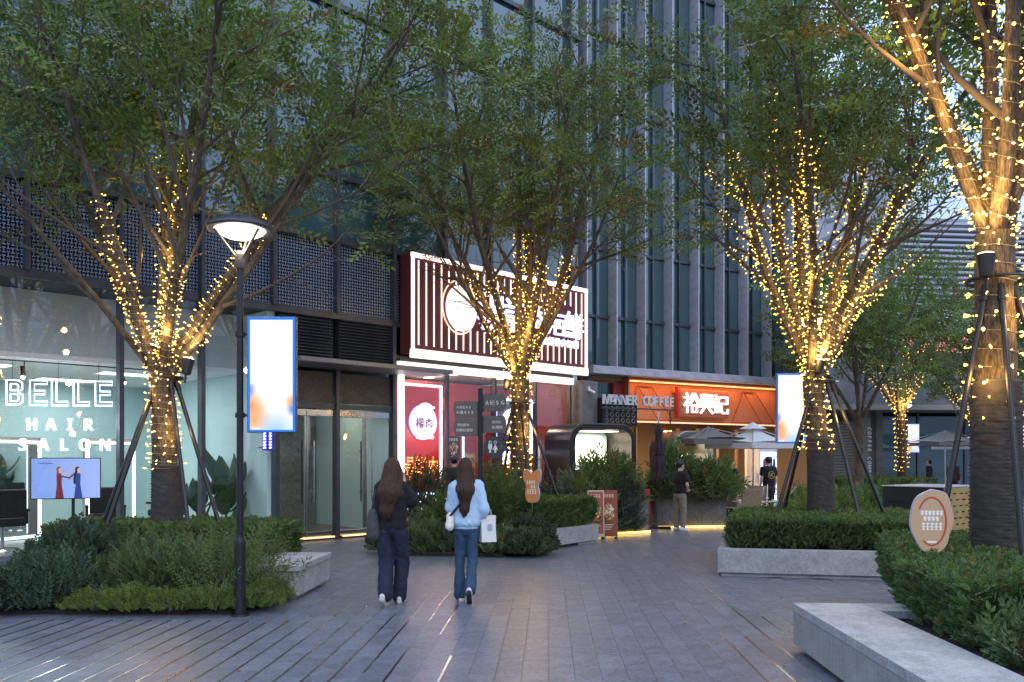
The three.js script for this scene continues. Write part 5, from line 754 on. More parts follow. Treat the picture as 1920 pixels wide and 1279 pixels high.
{ const t = thing('folding_table', 'low tan folding table between the terrace chairs', 'table', [gx(1432, 21.6), 0, -21.6], .2); obj('tabletop', rbox(.8, .03, .5, 0, .55, 0, .01), std([.42, .31, .20], .6), t); for (const [x, z] of [[-1, -1], [-1, 1], [1, -1], [1, 1]]) obj('leg', rod(V3(x * .36, 0, z * .2), V3(x * .3, .54, z * .2), .013, 6), MAT.white, t); }
for (const [px, Z, r, n] of [[1200, 19.9, .2, 0], [1213, 20.4, 1.2, 1]]) { const t = thing('bar_stool', n ? 'red stool set back beside the concrete planter' : 'red backed stool in front of the coffee kiosk', 'stool', [gx(px, Z), 0, -Z], r), m = std([.38, .03, .04], .4); obj('seat', cyl(.2, .19, .04, 0, .62, 0, 20), m, t); for (let k = 0; k < 4; k++) { const a = k * HALF + .78; obj('leg', rod(V3(Math.cos(a) * .22, 0, Math.sin(a) * .22), V3(Math.cos(a) * .14, .62, Math.sin(a) * .14), .014, 6), m, t); } obj('foot_ring', new THREE.TorusGeometry(.18, .01, 5, 20).rotateX(HALF).translate(0, .25, 0), m, t); if (!n) obj('backrest', rbox(.36, .16, .03, 0, .86, .17, .01), m, t); }
// concrete planters with glowing foot strips
function boxPlanter(label, pos, turn, w, h, d, strip) { const t = thing('concrete_planter', label, 'planter', pos, turn); obj('trough', [rbox(w, h, .06, 0, h / 2, d / 2, .008), rbox(w, h, .06, 0, h / 2, -d / 2, .008), rbox(.06, h, d - .06, w / 2 - .03, h / 2, 0, .008), rbox(.06, h, d - .06, -w / 2 + .03, h / 2, 0, .008)], MAT.concrete, t); obj('soil', box(w - .1, .05, d - .1, 0, h - .1, 0), MAT.soil, t); if (strip) { obj('foot_light', [box(w, .04, .04, 0, .03, d / 2 + .08)], glow([1, .60, .08], 1.6), t); const l = new THREE.RectAreaLight(new THREE.Color(1, .62, .12), 6, w, .05); l.position.set(0, .07, d / 2 + .09); t.add(l); t.updateMatrixWorld(true); l.lookAt(t.localToWorld(V3(0, 0, d / 2 + .4))); } return t; }
boxPlanter('long concrete trough planter with glowing yellow foot strip on the terrace', [gx(1288, 20.6), 0, -20.6], .18, 1.75, .78, .6, 1);
boxPlanter('dark concrete trough planter behind the menu boards', [gx(1150, 18.8), 0, -18.8], .55, 1.5, .7, .55, 1);
{ const Z = 16.7, t = thing('round_pot', 'round stone grey pot with trailing plants before the red shop', 'pot', [gx(795, Z), 0, -Z]); obj('pot', lathe([[0, 0], [.26, 0], [.30, .05], [.31, .62], [.28, .62], [.27, .5], [0, .5]], 32), MAT.concrete, t); obj('soil', cyl(.27, .27, .04, 0, .52, 0, 24), MAT.soil, t);
  shrub('potted_shrub', 'loose reddish green shrub growing in the round stone pot', SPRAY.shrub, [gx(795, Z), .5, -Z], [.55, .95, .45], 600, [.07, .085, .03], 301, { autumn: .2, up: .8 });
  const w = thing('string_lights', 'blue white string lights draped over the round stone pot', 'string lights'), r = rng(302), its = [], pts = []; for (let i = 0; i < 70; i++) { const a = i * .55, p = V3(gx(795, Z) + Math.cos(a) * (.3 + r() * .2), .68 + r() * .35, -Z + Math.sin(a) * (.3 + r() * .1)); pts.push(p); its.push([p, V3(0, 1, 0), 1.6, 0]); } obj('wire', wire(pts, .003, 3), wireMat, w); foliage('bulbs', BULB, glow([.35, .5, 1], 2), its, w); }
[[1262, 20.6, 0, .45, .95], [1310, 20.5, 1, .5, .85], [1338, 20.3, 0, .35, .6], [1240, 20.4, 1, .3, .45]].forEach(([px, Z, k, s, h], i) => shrub('planter_shrub', ['tall feathery green shrub in the concrete trough with glowing foot', 'bushy orange flecked shrub in the concrete trough with glowing foot', 'drooping leafy shrub at the outer end of the glowing trough', 'low shrub at the kiosk end of the glowing trough'][i], k ? SPRAY.shrub : SPRAY.tall, [gx(px, Z), .68, -Z], [s, h, .5], k ? 1000 : 380, k ? G.mid : G.fresh, 310 + i, { up: .5, autumn: k ? .1 : .02, lump: .4 }));
[[1130, 18.9, .6, .85, 0], [1165, 19.0, .4, .55, 1]].forEach(([px, Z, s, h, k], i) => shrub('planter_shrub', k ? 'orange flecked shrub beside the bollard' : 'bright arching shrub rising behind the menu boards', k ? SPRAY.shrub : SPRAY.tall, [gx(px, Z), .62, -Z], [s, h, .5], k ? 700 : 420, k ? G.dark : G.fresh, 320 + i, { up: .5, autumn: k ? .15 : .02, lump: .4 }));
{ // menu boards, bollard
  const dish = (seed, bg) => canvasTex(200, 380, (q, w, h) => { const r = rng(seed); q.fillStyle = bg; q.fillRect(0, 0, w, h); q.strokeStyle = '#f3e9d8'; q.lineWidth = 6; scribble(q, 30, 24, 140, 4, 30); for (let i = 0; i < 130; i++) { const a = r() * 6.28, d = Math.sqrt(r()) * 72; q.fillStyle = ['#e9d9b6', '#c8452c', '#7d8f3a', '#e8b060', '#f2ead8'][r() * 5 | 0]; q.beginPath(); q.ellipse(100 + Math.cos(a) * d, 185 + Math.sin(a) * d, 5 + r() * 10, 4 + r() * 6, r() * 3, 0, 7); q.fill(); } q.fillStyle = '#f0e6d6'; for (let i = 0; i < 3; i++) q.fillRect(40, 300 + i * 20, 120 - i * 22, 7); });
  const Z = 17.4; [[1118, 11, '#a8583f', 'white edged'], [1144, 23, '#98523c', 'red edged']].forEach(([px, sd, bg, w], i) => { const t = thing('menu_board', i ? 'brick red standing menu board with a noodle bowl picture' : 'pale edged standing menu board with a red dish picture', 'menu board', [gx(px, Z), 0, -Z - i * .1], -.15 - i * .1); t.rotation.x = -.12; obj('frame', rbox(.34, .95, .03, 0, .52, 0, .008), i ? std([.3, .08, .05], .5) : std([.6, .55, .5], .5), t); obj('poster', faceUV(.30, .86, 0, .54, .0165), panelMat(dish(sd, bg)), t); obj('rear_leg', [rod(V3(-.12, .9, -.02), V3(-.12, .02, -.2), .01, 5), rod(V3(.12, .9, -.02), V3(.12, .02, -.2), .01, 5)], MAT.black, t); obj('foot', [box(.04, .03, .3, -.13, .02, -.06), box(.04, .03, .3, .13, .02, -.06)], MAT.black, t); });
  const b = thing('bollard', 'stainless steel bollard beside the menu boards', 'bollard', [gx(1179, 19.0), 0, -19.0]); obj('post', cyl(.07, .07, 1.02, 0, .51, 0, 20), MAT.steel, b); obj('cap', [cyl(.085, .085, .035, 0, 1.035, 0, 20), cyl(.075, .075, .02, 0, .96, 0, 20)], MAT.steel, b);
}
{ // slotted box behind the hedge
  const t = thing('slotted_box', 'large box with black sides and one golden slotted metal face', 'planter box', [gx(1768, 15), 0, -15], -.9); const bl = std([.02, .022, .028], .4, .3);
  obj('body', [rbox(1.1, 1.12, 1.5, -.56, .56, -.76, .01)], bl, t); obj('top_plate', rbox(1.14, .02, 1.54, -.56, 1.135, -.76, .005), std([.35, .36, .38], .5), t);
  const pl = new THREE.Shape([[0, 0], [1.5, 0], [1.5, 1.12], [0, 1.12]].map(([a, b]) => new THREE.Vector2(a, b))), r = rng(44); for (let j = 0; j < 9; j++) for (let i = 0; i < 6; i++) { const x = .1 + i * .24 + (j % 2) * .1, y = .12 + j * .11, w = .07 + r() * .1; if (x + w < 1.45) pl.holes.push(new THREE.Path([[x, y], [x, y + .022], [x + w, y + .022], [x + w, y]].map(([a, b]) => new THREE.Vector2(a, b)))); }
  obj('golden_panel', muv(new THREE.ExtrudeGeometry(pl, { depth: .012, bevelEnabled: false }).rotateY(HALF).translate(.012, .0, 0)), std([.60, .36, .10], .38, .6, { map: TEX.metal }), t); for (const [x, y, w] of [[-.85, .85, .28], [-.8, .7, .18], [-.4, .78, .2]]) obj('slot', box(w, .025, .004, x, y, .0), std([.005, .005, .006], .9), t);
}
// ---------- background buildings ----------
{
  const t = thing('cafe_building', 'low cafe building with grey canopy band, slatted shutter and vertical name sign', 'building', [gx(1550, 38), 0, -38], .06), W = 20, tan = std([.20, .175, .145], .7, 0, { map: TEX.granite });
  obj('canopy_band', rbox(W, 2.3, 5, W / 2, 5.15, -2.2, .02), std([.22, .22, .235], .6, .2, { map: TEX.metal }), t); obj('canopy_edge', rbox(W + .1, .22, 5.2, W / 2, 3.93, -2.15, .02), std([.30, .26, .22], .6), t);
  obj('side_wall', box(.3, 4, 4.5, 2.6, 2, -2.6), tan, t); obj('pier', [rbox(.55, 3.8, .4, 1.85, 1.9, -.4), rbox(.35, 3.8, .4, .1, 1.9, -.4)], tan, t);
  for (let k = 0; k < 24; k++) obj('shutter_slat', rbox(1.3, .10, .04, .95, .3 + k * .13, -.45, .008), std([.20, .165, .125], .6), t);
  for (let i = 0; i < 7; i++) { obj('window_pane', box(2.2, 3.5, .02, 4.0 + i * 2.3, 1.9, -1.8), MAT.coated, t); obj('mullion', box(.08, 3.8, .12, 2.85 + i * 2.3, 1.9, -1.78), MAT.frame, t); }
  obj('rear_wall', box(W, 4, .2, W / 2, 2, -4.8), std([.15, .13, .1], .8), t);
  const s = new THREE.Group(); s.name = 'vertical_sign'; t.add(s); s.position.set(1.85, 2.0, -.15); [...'COFFEE COMPANY'].forEach((ch, i) => { if (ch !== ' ') obj('letter', text(ch, .17, .03).rotateZ(-HALF).translate(.18, 1.0 - i * .19, 0), std([.7, .68, .62], .5), s); }); obj('panel', box(.5, 3.0, .03, 0, 0, -.04), std([.16, .15, .12], .5), s);
  obj('glass_rail', box(W, 1.1, .03, W / 2, 6.9, .2), MAT.pane, t); for (let i = 0; i < 9; i++) obj('rail_post', box(.06, 1.15, .06, 1 + i * 2.3, 6.9, .2), MAT.steel, t);
  const r = new THREE.Group(); r.name = 'light_box'; t.add(r); obj('red_light_panel', rbox(4.5, .8, .1, 6.2, 7.0, -1.2, .02), glow([1, .08, .03], 1.3), r); obj('blue_light_canopy', rbox(6, .5, 2.2, 6.6, 8.15, -1.6, .05), glow([.03, .22, .75], 1.0), r); obj('column', [box(.2, 2, .2, 4.2, 7.3, -1.6), box(.2, 2, .2, 9.2, 7.3, -1.6)], MAT.steel, r);
  const wb = thing('louvred_building', 'tall pale building with white horizontal louvres beyond the cafe', 'building', [gx(1640, 52), 0, -52], .1); obj('wall', box(26, 16.5, 10, 13, 8.25, -5.2), std([.30, .31, .33], .8), wb); for (let k = 0; k < 30; k++) obj('louvre', rbox(26, .14, .35, 13, 6.5 + k * .33, .1, .02), std([.46, .47, .5], .6), wb); for (const [x, y] of [[3, 12], [8, 12], [13, 12]]) obj('window_pane', box(3.2, 1.6, .05, x, y, .0), MAT.coated, wb);
  const gb = thing('panelled_tower', 'pale grey tower with slanted dark slot windows behind the fins', 'building', [gx(1475, 46), 0, -46], .15); obj('wall', box(6.4, 22, 8, 3.0, 11, -4), std([.34, .36, .40], .7, .1), gb); const rs = rng(66); for (let j = 0; j < 11; j++) for (let i = 0; i < 4; i++) { const m = obj('slot_window', rbox(.95, .26, .06, 0, 0, 0, .02), MAT.coated, gb); m.position.set(.8 + i * 1.45 + (j % 2) * .5, 9 + j * 1.15, .02); m.rotation.z = .42; } obj('corner_post', box(.25, 22, .25, 6.3, 11, .1), MAT.fin, gb);
  // pale block across the square, seen only mirrored in the glass
  const ob = thing('opposite_building', 'pale office block across the square mirrored in the dark glass', 'building', [62, 0, 14], -1.9); obj('wall', box(40, 14, 10, 0, 7, -5), std([.42, .43, .44], .8), ob); for (let j = 0; j < 3; j++) for (let i = 0; i < 10; i++) obj('window_band', box(2.9, 1.9, .05, -18 + i * 4, 4 + j * 3.9, .02), MAT.coated, ob);
}
// ---------- people ----------
const cap = (p, a, b, ra, rb) => { const bx = b[0] - a[0], by = b[1] - a[1], bz = b[2] - a[2], px = p[0] - a[0], py = p[1] - a[1], pz = p[2] - a[2], h = Math.max(0, Math.min(1, (px * bx + py * by + pz * bz) / (bx * bx + by * by + bz * bz + 1e-9))); return Math.hypot(px - bx * h, py - by * h, pz - bz * h) - (ra + (rb - ra) * h); };
const ell = (p, c, r) => { const x = (p[0] - c[0]) / r[0], y = (p[1] - c[1]) / r[1], z = (p[2] - c[2]) / r[2], k = Math.hypot(x, y, z); return (k - 1) * Math.min(r[0], r[1], r[2]); };
const smin = (a, b, k) => { const h = Math.max(0, Math.min(1, .5 + .5 * (b - a) / k)); return b + (a - b) * h - k * h * (1 - h); };
function field(list, k = .035) { return (x, y, z) => { const p = [x, y, z]; let d = 9; for (const s of list) { const e = s.length === 2 ? ell(p, s[0], s[1]) : cap(p, s[0], s[1], s[2], s[3]); d = d > 8 ? e : smin(d, e, s[4] ?? k); } return d; }; }
const crease = (f, amp, fr, seed) => (x, y, z) => { const d = f(x, y, z); return d > .08 ? d : d + amp * noiseGen.noise(x * fr + seed, y * fr * .55, z * fr) + amp * .5 * noiseGen.noise(x * fr * 2.3, y * fr * 1.6 + seed, z * fr * 2.3); };
const locks = (f, amp, seed) => (x, y, z) => { const d = f(x, y, z); return d > .06 ? d : d + amp * noiseGen.noise(x * 42 + seed, y * 3.5, z * 42) + amp * .6 * noiseGen.noise(x * 95, y * 6 + seed, z * 95); };
const bounds = (list, pad) => { const lo = [9, 9, 9], hi = [-9, -9, -9]; for (const s of list) (s.length === 2 ? [[s[0], Math.max(...s[1])]] : [[s[0], s[2]], [s[1], s[3]]]).forEach(([c, r]) => { for (let q = 0; q < 3; q++) { lo[q] = Math.min(lo[q], c[q] - r - pad); hi[q] = Math.max(hi[q], c[q] + r + pad); } }); return [lo, hi]; };
const skinMesh = (list, cell, k, fold) => { const f0 = field(list, k), f = fold ? crease(f0, ...fold) : f0, [lo, hi] = bounds(list, .04); return sdfMesh(f, lo, hi, cell); };
function hand(w, dir, curl = .6, flip = 1) { // wrist, direction: palm, four fingers, thumb
  const d = V3(...dir).normalize(), s = V3().crossVectors(d, V3(0, 0, 1)); if (s.length() < .2) s.crossVectors(d, V3(1, 0, 0)); s.normalize().multiplyScalar(flip); const n = V3().crossVectors(s, d).normalize(), W = V3(...w), at = (a, b, c) => W.clone().addScaledVector(d, a).addScaledVector(s, b).addScaledVector(n, c).toArray(), L = [[at(.0, 0, 0), at(.045, 0, 0), .022, .028, .02], [at(.05, -.018, 0), at(.08, -.02, 0), .017, .014, .015], [at(.05, .018, 0), at(.08, .02, 0), .017, .014, .015]];
  [[-.027, .062], [-.009, .074], [.009, .070], [.026, .056]].forEach(([b, l]) => { const k1 = at(.085, b, 0), k2 = at(.085 + l * .5, b * 1.1, l * .2 * curl), k3 = at(.085 + l * (1 - .3 * curl), b * 1.05, l * .75 * curl); L.push([k1, k2, .0095, .0088, .006], [k2, k3, .0088, .0075, .005]); });
  L.push([at(.02, -.026, .005), at(.055, -.046, .018), .013, .010, .008], [at(.055, -.046, .018), at(.085, -.044, .03), .010, .008, .006]); return L;
}
function headParts(c, yaw = 0) { const R = (x, y, z) => [c[0] + x * Math.cos(yaw) + z * Math.sin(yaw), c[1] + y, c[2] - x * Math.sin(yaw) + z * Math.cos(yaw)]; // faces -z at yaw 0
  return [[R(0, .03, .008), [.075, .095, .092]], [R(0, -.045, -.028), [.056, .068, .062]], [R(0, -.005, -.092), R(0, -.028, -.104), .009, .014, .012], [R(0, -.058, -.082), R(0, -.062, -.086), .016, .016, .012], [R(.076, -.005, .012), [.012, .03, .02]], [R(-.076, -.005, .012), [.012, .03, .02]], [R(.028, .018, -.083), R(.032, .018, -.083), .012, .012, .008], [R(-.028, .018, -.083), R(-.032, .018, -.083), .012, .012, .008]]; }
function shoe(t, ankle, toe, m, sole) { // ankle and toe tip in local coordinates
  const A = V3(...ankle), T = V3(...toe), d = T.clone().sub(A).normalize(), heel = A.clone().addScaledVector(d, -.045), up = V3(0, 1, 0).addScaledVector(d, -d.y).normalize(), P = (q, k) => q.clone().addScaledVector(up, k).toArray();
  obj('shoe', skinMesh([[P(heel, -.035), P(T.clone().addScaledVector(d, -.05), -.045), .036, .036], [P(A, -.01), P(A, .03), .036, .034], [P(A, -.02), P(T.clone().addScaledVector(d, -.06), -.04), .04, .034]], .009, .025), m, t); obj('shoe_sole', skinMesh([[P(heel, -.066), P(A.clone().lerp(T, .5), -.07), .036, .036], [P(A.clone().lerp(T, .5), -.07), P(T.clone().addScaledVector(d, -.04), -.068), .036, .036]], .01, .01).scale(1, 1, 1), sole, t);
}
// a walking woman seen from behind; facing -z
{
  const t = thing('person', 'long haired person in black sweater and wide navy jeans walking with a hand raised', 'person', [gx(736, 9.6), 0, -9.6], -.05); t.scale.set(.88, 1, .92);
  const chest = [[0, 1.20, .0], [.145, .17, .095]], neck = [[0, 1.34, 0], [0, 1.42, -.01], .05, .046];
  const RS = [.155, 1.30, .0], RE = [.245, 1.16, -.06], RW = [.125, 1.335, -.13], LS = [-.16, 1.30, 0], LE = [-.205, 1.05, .01], LW = [-.185, .84, -.06];
  obj('body', skinMesh([...headParts([0, 1.515, -.02], -.15), neck, chest, [[0, .98, 0], [.12, .14, .09]], [RS, RE, .042, .036], [RE, RW, .034, .024], [LS, LE, .042, .036], [LE, LW, .034, .024], ...hand(RW, [-.25, 1, -.1], .5, 1), ...hand(LW, [0, -1, -.15], .6, -1)], .0085, .02), MAT.skin, t);
  const knit = std([.010, .010, .014], .92, 0, { map: TEX.cloth, sheen: .3, sheenColor: new THREE.Color(.05, .05, .06) });
  obj('sweater', skinMesh([[[0, 1.20, .01], [.185, .20, .13]], [[0, 1.0, .01], [.19, .20, .135]], [[0, .87, .01], [.185, .07, .13]], [[-.1, 1.31, 0], [.1, 1.31, 0], .07, .07], [[RS[0] - .01, 1.28, 0], RE, .078, .072], [RE, [RW[0] + .01, 1.30, -.125], .07, .046], [LS, LE, .078, .066], [LE, [LW[0], .87, -.05], .064, .046]], .013, .05, [.011, 12, 3]), knit, t);
  const denim = std([.012, .020, .050], .85, 0, { map: TEX.cloth });
  obj('trousers', skinMesh([[[0, .86, .01], [.17, .12, .125]], [[.09, .80, 0], [.105, .46, -.09], .110, .096], [[.105, .46, -.09], [.075, .09, -.07], .092, .096], [[-.09, .80, .01], [-.075, .46, .01], .110, .096], [[-.075, .46, .01], [-.06, .14, .17], .094, .098]], .011, .02, [.018, 9, 8]), denim, t);
  const wh = std([.55, .55, .50], .7), so = std([.45, .44, .40], .8); shoe(t, [-.075, .125, .20], [-.06, .03, .02], wh, so); shoe(t, [.085, .085, -.06], [.09, .06, -.27], wh, so);
  // hair: one falling mass with locks
  const hf = locks(field([[[0, 1.545, .012], [.098, .105, .108]], [[0, 1.50, .06], [-.02, 1.25, .12], .095, .125], [[-.02, 1.25, .12], [-.05, 1.05, .13], .125, .085], [[.07, 1.48, .0], [.115, 1.24, .06], .05, .055], [[-.07, 1.48, .0], [-.13, 1.22, .07], .055, .06], [[-.05, 1.05, .13], [-.05, .97, .13], .08, .03]], .05), .010, 5); obj('hair', sdfMesh((x, y, z) => Math.max(hf(x, y, z), -(z + .06 + (y - 1.5) * .1) ), [-.26, .9, -.1], [.24, 1.68, .30], .008), MAT.hair, t);
  const bag = new THREE.Group(); bag.name = 'shoulder_bag'; t.add(bag); bag.userData.label = 'grey soft shoulder bag'; obj('bag_body', skinMesh([[[-.235, 1.02, .08], [-.225, .80, .07], .06, .095], [[-.235, 1.02, .02], [-.225, .80, .0], .05, .085]], .014, .05, [.012, 11, 4]), std([.075, .075, .082], .85, 0, { map: TEX.cloth }), bag); obj('bag_strap', wire([V3(-.23, 1.08, .07), V3(-.205, 1.25, .085), V3(-.15, 1.385, .03), V3(-.19, 1.25, -.1), V3(-.23, 1.06, .0)], .014, 6), std([.03, .03, .035], .8), bag);
}
{
  const t = thing('person', 'long haired person in pale blue sweatshirt and flared jeans walking with a paper bag', 'person', [gx(874, 9.75), 0, -9.75], .04); t.scale.set(.84, 1, .9);
  const RS = [.16, 1.30, 0], RE = [.225, 1.06, .04], RW = [.215, .86, -.05], LS = [-.16, 1.30, 0], LE = [-.205, 1.08, -.03], LW = [-.15, .93, -.17];
  obj('body', skinMesh([...headParts([-.01, 1.515, -.02], .1), [[0, 1.34, 0], [0, 1.42, -.01], .05, .046], [[0, 1.2, 0], [.14, .17, .09]], [[0, .98, 0], [.12, .14, .09]], [RS, RE, .042, .036], [RE, RW, .034, .024], [LS, LE, .042, .036], [LE, LW, .034, .024], ...hand(RW, [.05, -1, -.1], .9, 1), ...hand(LW, [.2, -.4, -.8], .5, -1)], .0085, .02), MAT.skin, t);
  const blue = std([.38, .52, .68], .9);
  obj('sweatshirt', skinMesh([[[0, 1.20, .01], [.19, .20, .135]], [[0, 1.0, .015], [.20, .18, .145]], [[0, .90, .015], [.19, .07, .135]], [[-.1, 1.31, 0], [.1, 1.31, 0], .072, .072], [RS, RE, .085, .085], [RE, [.222, .97, .0], .080, .058], [LS, LE, .082, .078], [LE, [-.17, .98, -.12], .076, .052]], .011, .045, [.012, 10, 6]), blue, t); obj('hem_rib', skinMesh([[[0, .845, .015], [.172, .032, .125]]], .012, .02), std([.36, .49, .63], .9), t);
  const denim = std([.035, .085, .16], .85, 0, { map: TEX.cloth });
  obj('trousers', skinMesh([[[0, .84, .01], [.155, .11, .115]], [[-.08, .78, 0], [-.085, .45, -.05], .092, .066], [[-.085, .45, -.05], [-.085, .08, -.04], .064, .080], [[.082, .78, .0], [.085, .47, .01], .092, .068], [[.085, .47, .01], [.06, .17, .21], .064, .076]], .010, .018, [.014, 11, 9]), denim, t);
  const dk = std([.012, .014, .025], .7), wh = std([.55, .56, .58], .7); shoe(t, [.045, .155, .235], [.055, .02, .10], wh, dk); shoe(t, [-.065, .085, -.02], [-.06, .06, -.22], dk, wh);
  const hf = locks(field([[[-.01, 1.545, .012], [.092, .102, .104]], [[-.01, 1.50, .06], [-.01, 1.26, .13], .088, .105], [[-.01, 1.26, .13], [-.02, 1.06, .14], .10, .06], [[.065, 1.48, .0], [.085, 1.28, .07], .045, .05], [[-.075, 1.48, .0], [-.09, 1.28, .07], .045, .05], [[-.02, 1.06, .14], [-.03, .98, .14], .055, .02]], .05), .009, 2); obj('hair', sdfMesh((x, y, z) => Math.max(hf(x, y, z), -(z + .06 + (y - 1.5) * .1)), [-.22, .92, -.1], [.2, 1.68, .3], .008), std([.042, .018, .011], .62, 0, { specularIntensity: .5 }), t);
  const pur = new THREE.Group(); pur.name = 'crossbody_bag'; t.add(pur); pur.userData.label = 'small white crossbody bag on a dark strap'; obj('bag_body', skinMesh([[[-.215, .97, .06], [-.215, .93, .14], .055, .05], [[-.22, .88, .05], [-.22, .87, .15], .06, .058]], .011, .03, [.006, 14, 3]), std([.68, .66, .60], .5), pur); obj('bag_strap', limb([V3(-.215, .98, .13), V3(-.10, 1.10, .175), V3(.0, 1.20, .175), V3(.10, 1.36, .085), V3(.10, 1.385, -.02)], [.016, .018, .018, .018, .016], 6), std([.012, .014, .025], .7), pur);
  const pb = thing('paper_bag', 'white paper shopping bag held at the side by the person in blue', 'bag', [gx(914, 9.75), .68, -9.78], .35); obj('bag_body', (() => { const g = new THREE.BoxGeometry(.17, .30, .09, 2, 3, 1); const p = g.attributes.position; for (let i = 0; i < p.count; i++) { const y = p.getY(i); p.setX(i, p.getX(i) * (1 + .1 * (.15 - y)) + noiseGen.noise(y * 9, p.getZ(i) * 9, 1) * .012); p.setY(i, y + .15); p.setZ(i, p.getZ(i) * (1.15 - y * .9)); } g.computeVertexNormals(); return g; })(), std([.66, .66, .64], .8), pb); obj('handle', [wire([V3(-.04, .29, .03), V3(-.035, .37, .01), V3(.035, .37, .01), V3(.04, .29, .03)], .004, 5), wire([V3(-.04, .29, -.03), V3(-.035, .37, -.01), V3(.035, .37, -.01), V3(.04, .29, -.03)], .004, 5)], std([.5, .48, .42], .8), pb); obj('print', box(.05, .07, .004, .01, .17, .062), std([.35, .36, .38], .7), pb);
}
// smaller figures: standing, seen at a distance
function simplePerson(t, H, top, legs, yaw, o = {}) {
  t.rotation.y = yaw; const s = H / 1.62, S = v => v.map(x => x * s), SL = l => l.map(e => e.length === 2 ? [S(e[0]), S(e[1])] : [S(e[0]), S(e[1]), e[2] * s, e[3] * s, e[4]]);
  const RS = [.16, 1.30, 0], RE = o.fold ? [.20, 1.06, -.03] : [.21, 1.05, .02], RW = o.fold ? [.05, .97, -.19] : [.21, .82, -.05], LS = [-.16, 1.30, 0], LE = o.fold ? [-.20, 1.06, -.03] : [-.21, 1.05, .02], LW = o.fold ? [-.06, .95, -.19] : [-.21, .82, -.05];
  obj('body', skinMesh(SL([...headParts([0, 1.50, -.02], 0), [[0, 1.34, 0], [0, 1.42, -.01], .052, .048], [[0, 1.2, 0], [.14, .17, .09]], [[0, .9, 0], [.13, .14, .09]], [RS, RE, .042, .036], [RE, RW, .034, .024], [LS, LE, .042, .036], [LE, LW, .034, .024], ...hand(RW, o.fold ? [-1, -.1, -.2] : [0, -1, -.1], .7, 1), ...hand(LW, o.fold ? [1, -.2, -.2] : [0, -1, -.1], .7, -1), ...(o.sit ? [] : [[[.08, .85, 0], [.085, .08, 0], .07, .04], [[-.08, .85, 0], [-.085, .08, 0], .07, .04]])]), .012, .02), MAT.skin, t);
  obj('top', skinMesh(SL([[[0, 1.18, .01], [.18, .20, .125]], [[0, .95, .01], [.17, .2, .12]], [[-.1, 1.31, 0], [.1, 1.31, 0], .065, .065], [RS, [RS[0] * .5 + RE[0] * .5, RS[1] * .5 + RE[1] * .5, RE[2] * .5], .072, .07], [LS, [LS[0] * .5 + LE[0] * .5, LS[1] * .5 + LE[1] * .5, LE[2] * .5], .072, .07], ...(o.long ? [[RE, RW, .06, .045], [RS, RE, .07, .06], [LE, LW, .06, .045], [LS, LE, .07, .06]] : [])]), .016, .04, [.008, 11, 2]), std(top, .9, 0, { map: TEX.cloth }), t);
  obj('trousers', skinMesh(SL([[[0, .82, .01], [.155, .12, .115]], [[.08, .78, 0], [.09, .45, -.02], .095, .075], [[.09, .45, -.02], [.09, .11, .0], .072, .062], [[-.08, .78, 0], [-.09, .45, -.01], .095, .075], [[-.09, .45, -.01], [-.095, .11, .03], .072, .062]]), .016, .03, [.008, 12, 7]), std(legs, .9, 0, { map: TEX.cloth }), t);
  const wh = std(o.shoe || [.5, .5, .5], .7); for (const k of [-1, 1]) shoe(t, [k * .09 * s, .085, .02], [k * .105 * s, .06, -.16], wh, std([.3, .3, .3], .8));
  obj('hair', sdfMesh((x, y, z) => Math.max(ell([x, y, z], S([0, 1.54, .015]), S([.088, .092, .1])), -(z / s + .05 + (1.54 - y / s) * .6 - .02) * .7), S([-.12, 1.38, -.12]), S([.12, 1.68, .16]), .012), std([.014, .012, .011], .5), t);
  if (o.cap) obj('cap', [new THREE.SphereGeometry(.098 * s, 18, 10, 0, 6.3, 0, 1.6).scale(1, .95, 1.08).translate(0, 1.535 * s, .005), new THREE.CylinderGeometry(.085 * s, .085 * s, .012, 18, 1, false, HALF, Math.PI).translate(0, 1.545 * s, -.07)], std([.015, .016, .022], .7), t);
  if (o.mask) obj('face_mask', skinMesh(SL([[[0, 1.455, -.065], [.052, .042, .05]]]), .01, .02), std([.6, .62, .65], .8), t);
}
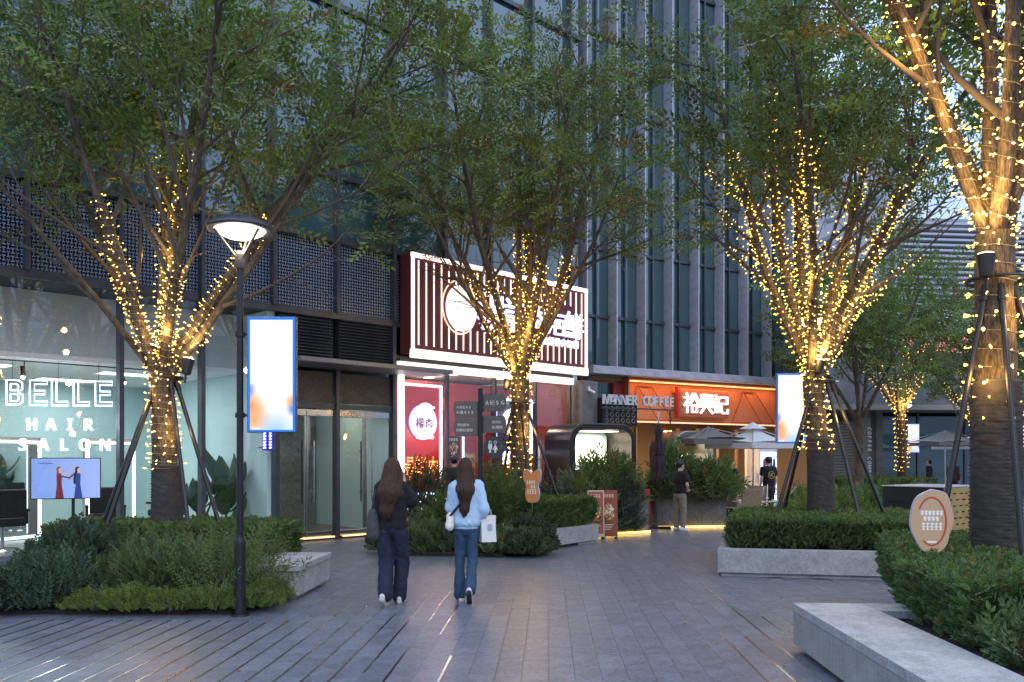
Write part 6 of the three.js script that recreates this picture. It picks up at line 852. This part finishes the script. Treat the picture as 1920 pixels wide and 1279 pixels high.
{ const t = thing('person', 'masked person in black cap, black tee and khaki trousers standing with folded hands', 'person', [gx(1275, 19.4), 0, -19.4]); simplePerson(t, 1.60, [.012, .012, .016], [.30, .25, .19], -1.0, { fold: 1, cap: 1, mask: 1, shoe: [.62, .62, .62] }); obj('shirt_print', box(.1, .12, .004, .06, 1.14, -.136), std([.25, .02, .05], .7), t); }
{ const t = thing('person', 'person in cap and black tee with golden ring emblem, back turned, on the terrace', 'person', [gx(1441, 23.4), 0, -23.4]); simplePerson(t, 1.70, [.012, .012, .016], [.03, .03, .04], .25, { cap: 1 }); const e = new THREE.Group(); e.name = 'back_emblem'; t.add(e); obj('ring', new THREE.TorusGeometry(.095, .008, 5, 28).translate(0, 1.2, .150), std([.50, .36, .12], .6), e); obj('monogram', [text('V', .1, .006, 'reg').translate(-.03, 1.2, .148), text('E', .1, .006, 'reg').translate(.03, 1.2, .148)], std([.50, .36, .12], .6), e);
  const b = thing('carrier_bag', 'white plastic carrier bag hanging from the hand of the man in black', 'bag', [gx(1424, 23.3), .42, -23.25], .2); obj('bag_body', skinMesh([[[0, .12, 0], [0, .26, 0], .11, .06]], .014, .03, [.014, 13, 2]), std([.7, .7, .72], .5), b); obj('handle', wire([V3(-.04, .3, 0), V3(0, .42, 0), V3(.04, .3, 0)], .006, 5), std([.7, .7, .72], .5), b); }
{ const t = thing('person', 'person in light blue shirt and pale trousers walking beyond the slotted box', 'person', [gx(1826, 26), 0, -26]); simplePerson(t, 1.70, [.16, .24, .42], [.42, .38, .32], .4, { long: 1 }); }
{ const t = thing('person', 'dark clothed person standing among the terrace plants behind the masked person', 'person', [gx(1367, 22.2), 0, -22.2]); simplePerson(t, 1.64, [.03, .03, .04], [.03, .03, .04], .3, { long: 1 }); }
for (const [px, Z, y] of [[1742, 34.6, .9], [1788, 35, -.8]]) { const t = thing('person', px < 1760 ? 'person in dark clothes under the far grey parasol' : 'person in red brown top under the far white parasol', 'person', [gx(px, Z), 0, -Z]); simplePerson(t, 1.6, px < 1760 ? [.02, .02, .03] : [.14, .05, .04], [.03, .03, .035], y, { long: 1 }); }
later.forEach(f => f());
renderer.render(scene, camera);
